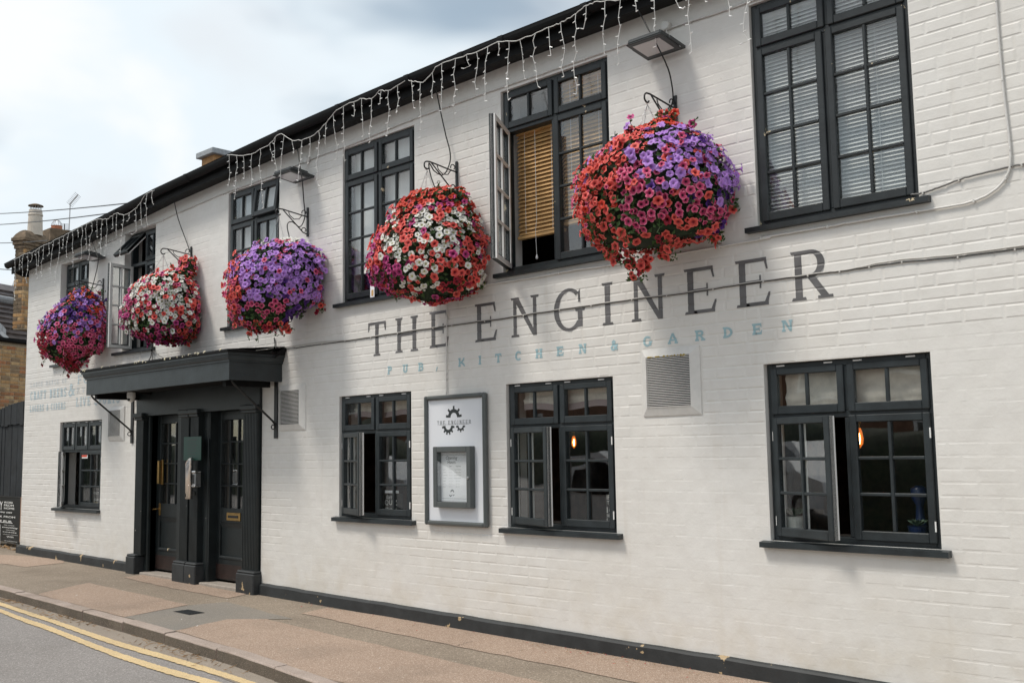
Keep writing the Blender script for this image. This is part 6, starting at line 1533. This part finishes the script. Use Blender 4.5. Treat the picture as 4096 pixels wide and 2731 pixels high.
litter('wall_foot_debris', 'brown crumbs and dead bits along the plinth', 160, 'dry_leaf', wa, 3, .009)
def pa(rr): x = rr.uniform(-12, -4); return gz(x, rr.uniform(kerb_back(x) + .1, -.1), .009)
litter('paper_scraps', 'tiny white scraps scattered on the footway', 26, 'litter', pa, 4, .009)

# ------------------------------------------------------------------ the other side of the street, seen only in the window panes
oh = empty('opposite_house', (-20, -19, zg(-20))); tag(oh, 'red brick terrace across the street, behind the viewer', 'house')
bx('front_wall', 'opposite_brick', oh, -34, -7, -26, -19, -.3, 4.6); MB().prism([(-34.3, -18.7, 4.55), (-34.3, -22.5, 6.9), (-34.3, -26.3, 4.55)], (0, 0, 0), (27.6, 0, 0)).build('roof', 'roof_tile', oh)
for i in range(8):
    for z in (.9, 3.0):
        w_ = bx('window', 'white_paint', oh, -32.5 + i * 3.2, -31.3 + i * 3.2, -19.02, -18.97, z, z + 1.3); bx('window_pane', 'car_glass', w_, -32.42 + i * 3.2, -31.38 + i * 3.2, -18.97, -18.96, z + .08, z + 1.22)
for i in range(3): bx('chimney', 'opposite_brick', oh, -30 + i * 8, -29.2 + i * 8, -22.9, -22.1, 6.4, 8.0)
rr = random.Random(50); mb = MB(); V = []; F = []; n, m2 = 60, 14
for i in range(n + 1):
    for j in range(m2 + 1):
        a = math.pi * j / m2; x = lerp(-45, 6, i / n); d = 1 + .18 * noise.noise(Vector((x * 1.2, a * 2, 2))); V.append(Vector((x, -11.5 + .75 * math.cos(a) * d, zg(x) - .1 + 1.75 * math.sin(a) ** .5 * d)))
for i in range(n):
    for j in range(m2): a = i * (m2 + 1) + j; F.append((a, a + 1, a + m2 + 2, a + m2 + 1))
hd = MB().add(V, F).build('hedge', 'hedge', smooth=True); tag(hd, 'clipped dark hedge across the street, behind the viewer', 'hedge')
def car(x, y, label):
    o = empty('parked_car', (x, y, zg(x) - KH)); tag(o, label, 'car', 'cars parked across the street'); z = zg(x) - KH
    side = [(-2.05, .35), (-2.08, .62), (-1.95, .82), (-1.30, .93), (-.55, 1.38), (.75, 1.42), (1.45, 1.05), (2.0, .96), (2.08, .70), (2.05, .32)]
    V = []; k = len(side)
    for w_, sc_ in ((-.86, 1), (-.80, 1.0), (.80, 1.0), (.86, 1)):
        for sx_, sz_ in side:
            ins = max(0, (sz_ - .95)) * .32; V.append((x + sx_, y + (w_ + (ins if w_ < 0 else -ins)), z + sz_))
    F = [(r_ * k + i, r_ * k + (i + 1) % k, (r_ + 1) * k + (i + 1) % k, (r_ + 1) * k + i) for r_ in range(3) for i in range(k)] + [tuple(range(k))[::-1], tuple(range(3 * k, 4 * k))]
    MB().add(V, F).build('body', 'car_paint', o)
    for s_ in (-1, 1):
        q = MB(); ys = lambda zz_: y + s_ * (.865 - max(0, zz_ - .95) * .32)
        for P in ([(-1.12, .98), (-.52, 1.32), (.08, 1.35), (.08, .98)], [(.14, .98), (.14, 1.35), (.70, 1.34), (1.22, 1.03), (1.2, .98)]): q.add([(x + a, ys(b), z + b) for a, b in P], [tuple(range(len(P)))])
        q.build('side_window', 'car_glass', o)
        for wx in (-1.28, 1.28):
            q = MB().lathe([(.20, -.1), (.31, -.1), (.32, -.06), (.32, .06), (.31, .1), (.20, .1)], (x + wx, y + s_ * .78, z + .32), 20, axis=(0, 1, 0)).build('wheel', 'tyre', o); MB().lathe([(.20, 0), (.19, .02), (.05, .03)], (x + wx, y + s_ * .86, z + .32), 16, axis=(0, s_, 0)).build('rim', 'steel', q)
        MB().box(x - 2.09, x - 1.98, y + s_ * .62 - .14, y + s_ * .62 + .14, z + .64, z + .76, .02).build('headlight', 'lens_glass', o)
    q = MB(); q.add([(x - 1.26, y - .70, z + .965), (x - 1.26, y + .70, z + .965), (x - .60, y + .62, z + 1.36), (x - .60, y - .62, z + 1.36)], [(0, 1, 2, 3)]); q.build('windscreen', 'car_glass', o)
car(-8.9, -5.0, 'pale silver hatchback parked across the street on the left, behind the viewer')
car(-13.7, -5.1, 'pale silver hatchback parked farther along the street, behind the viewer')
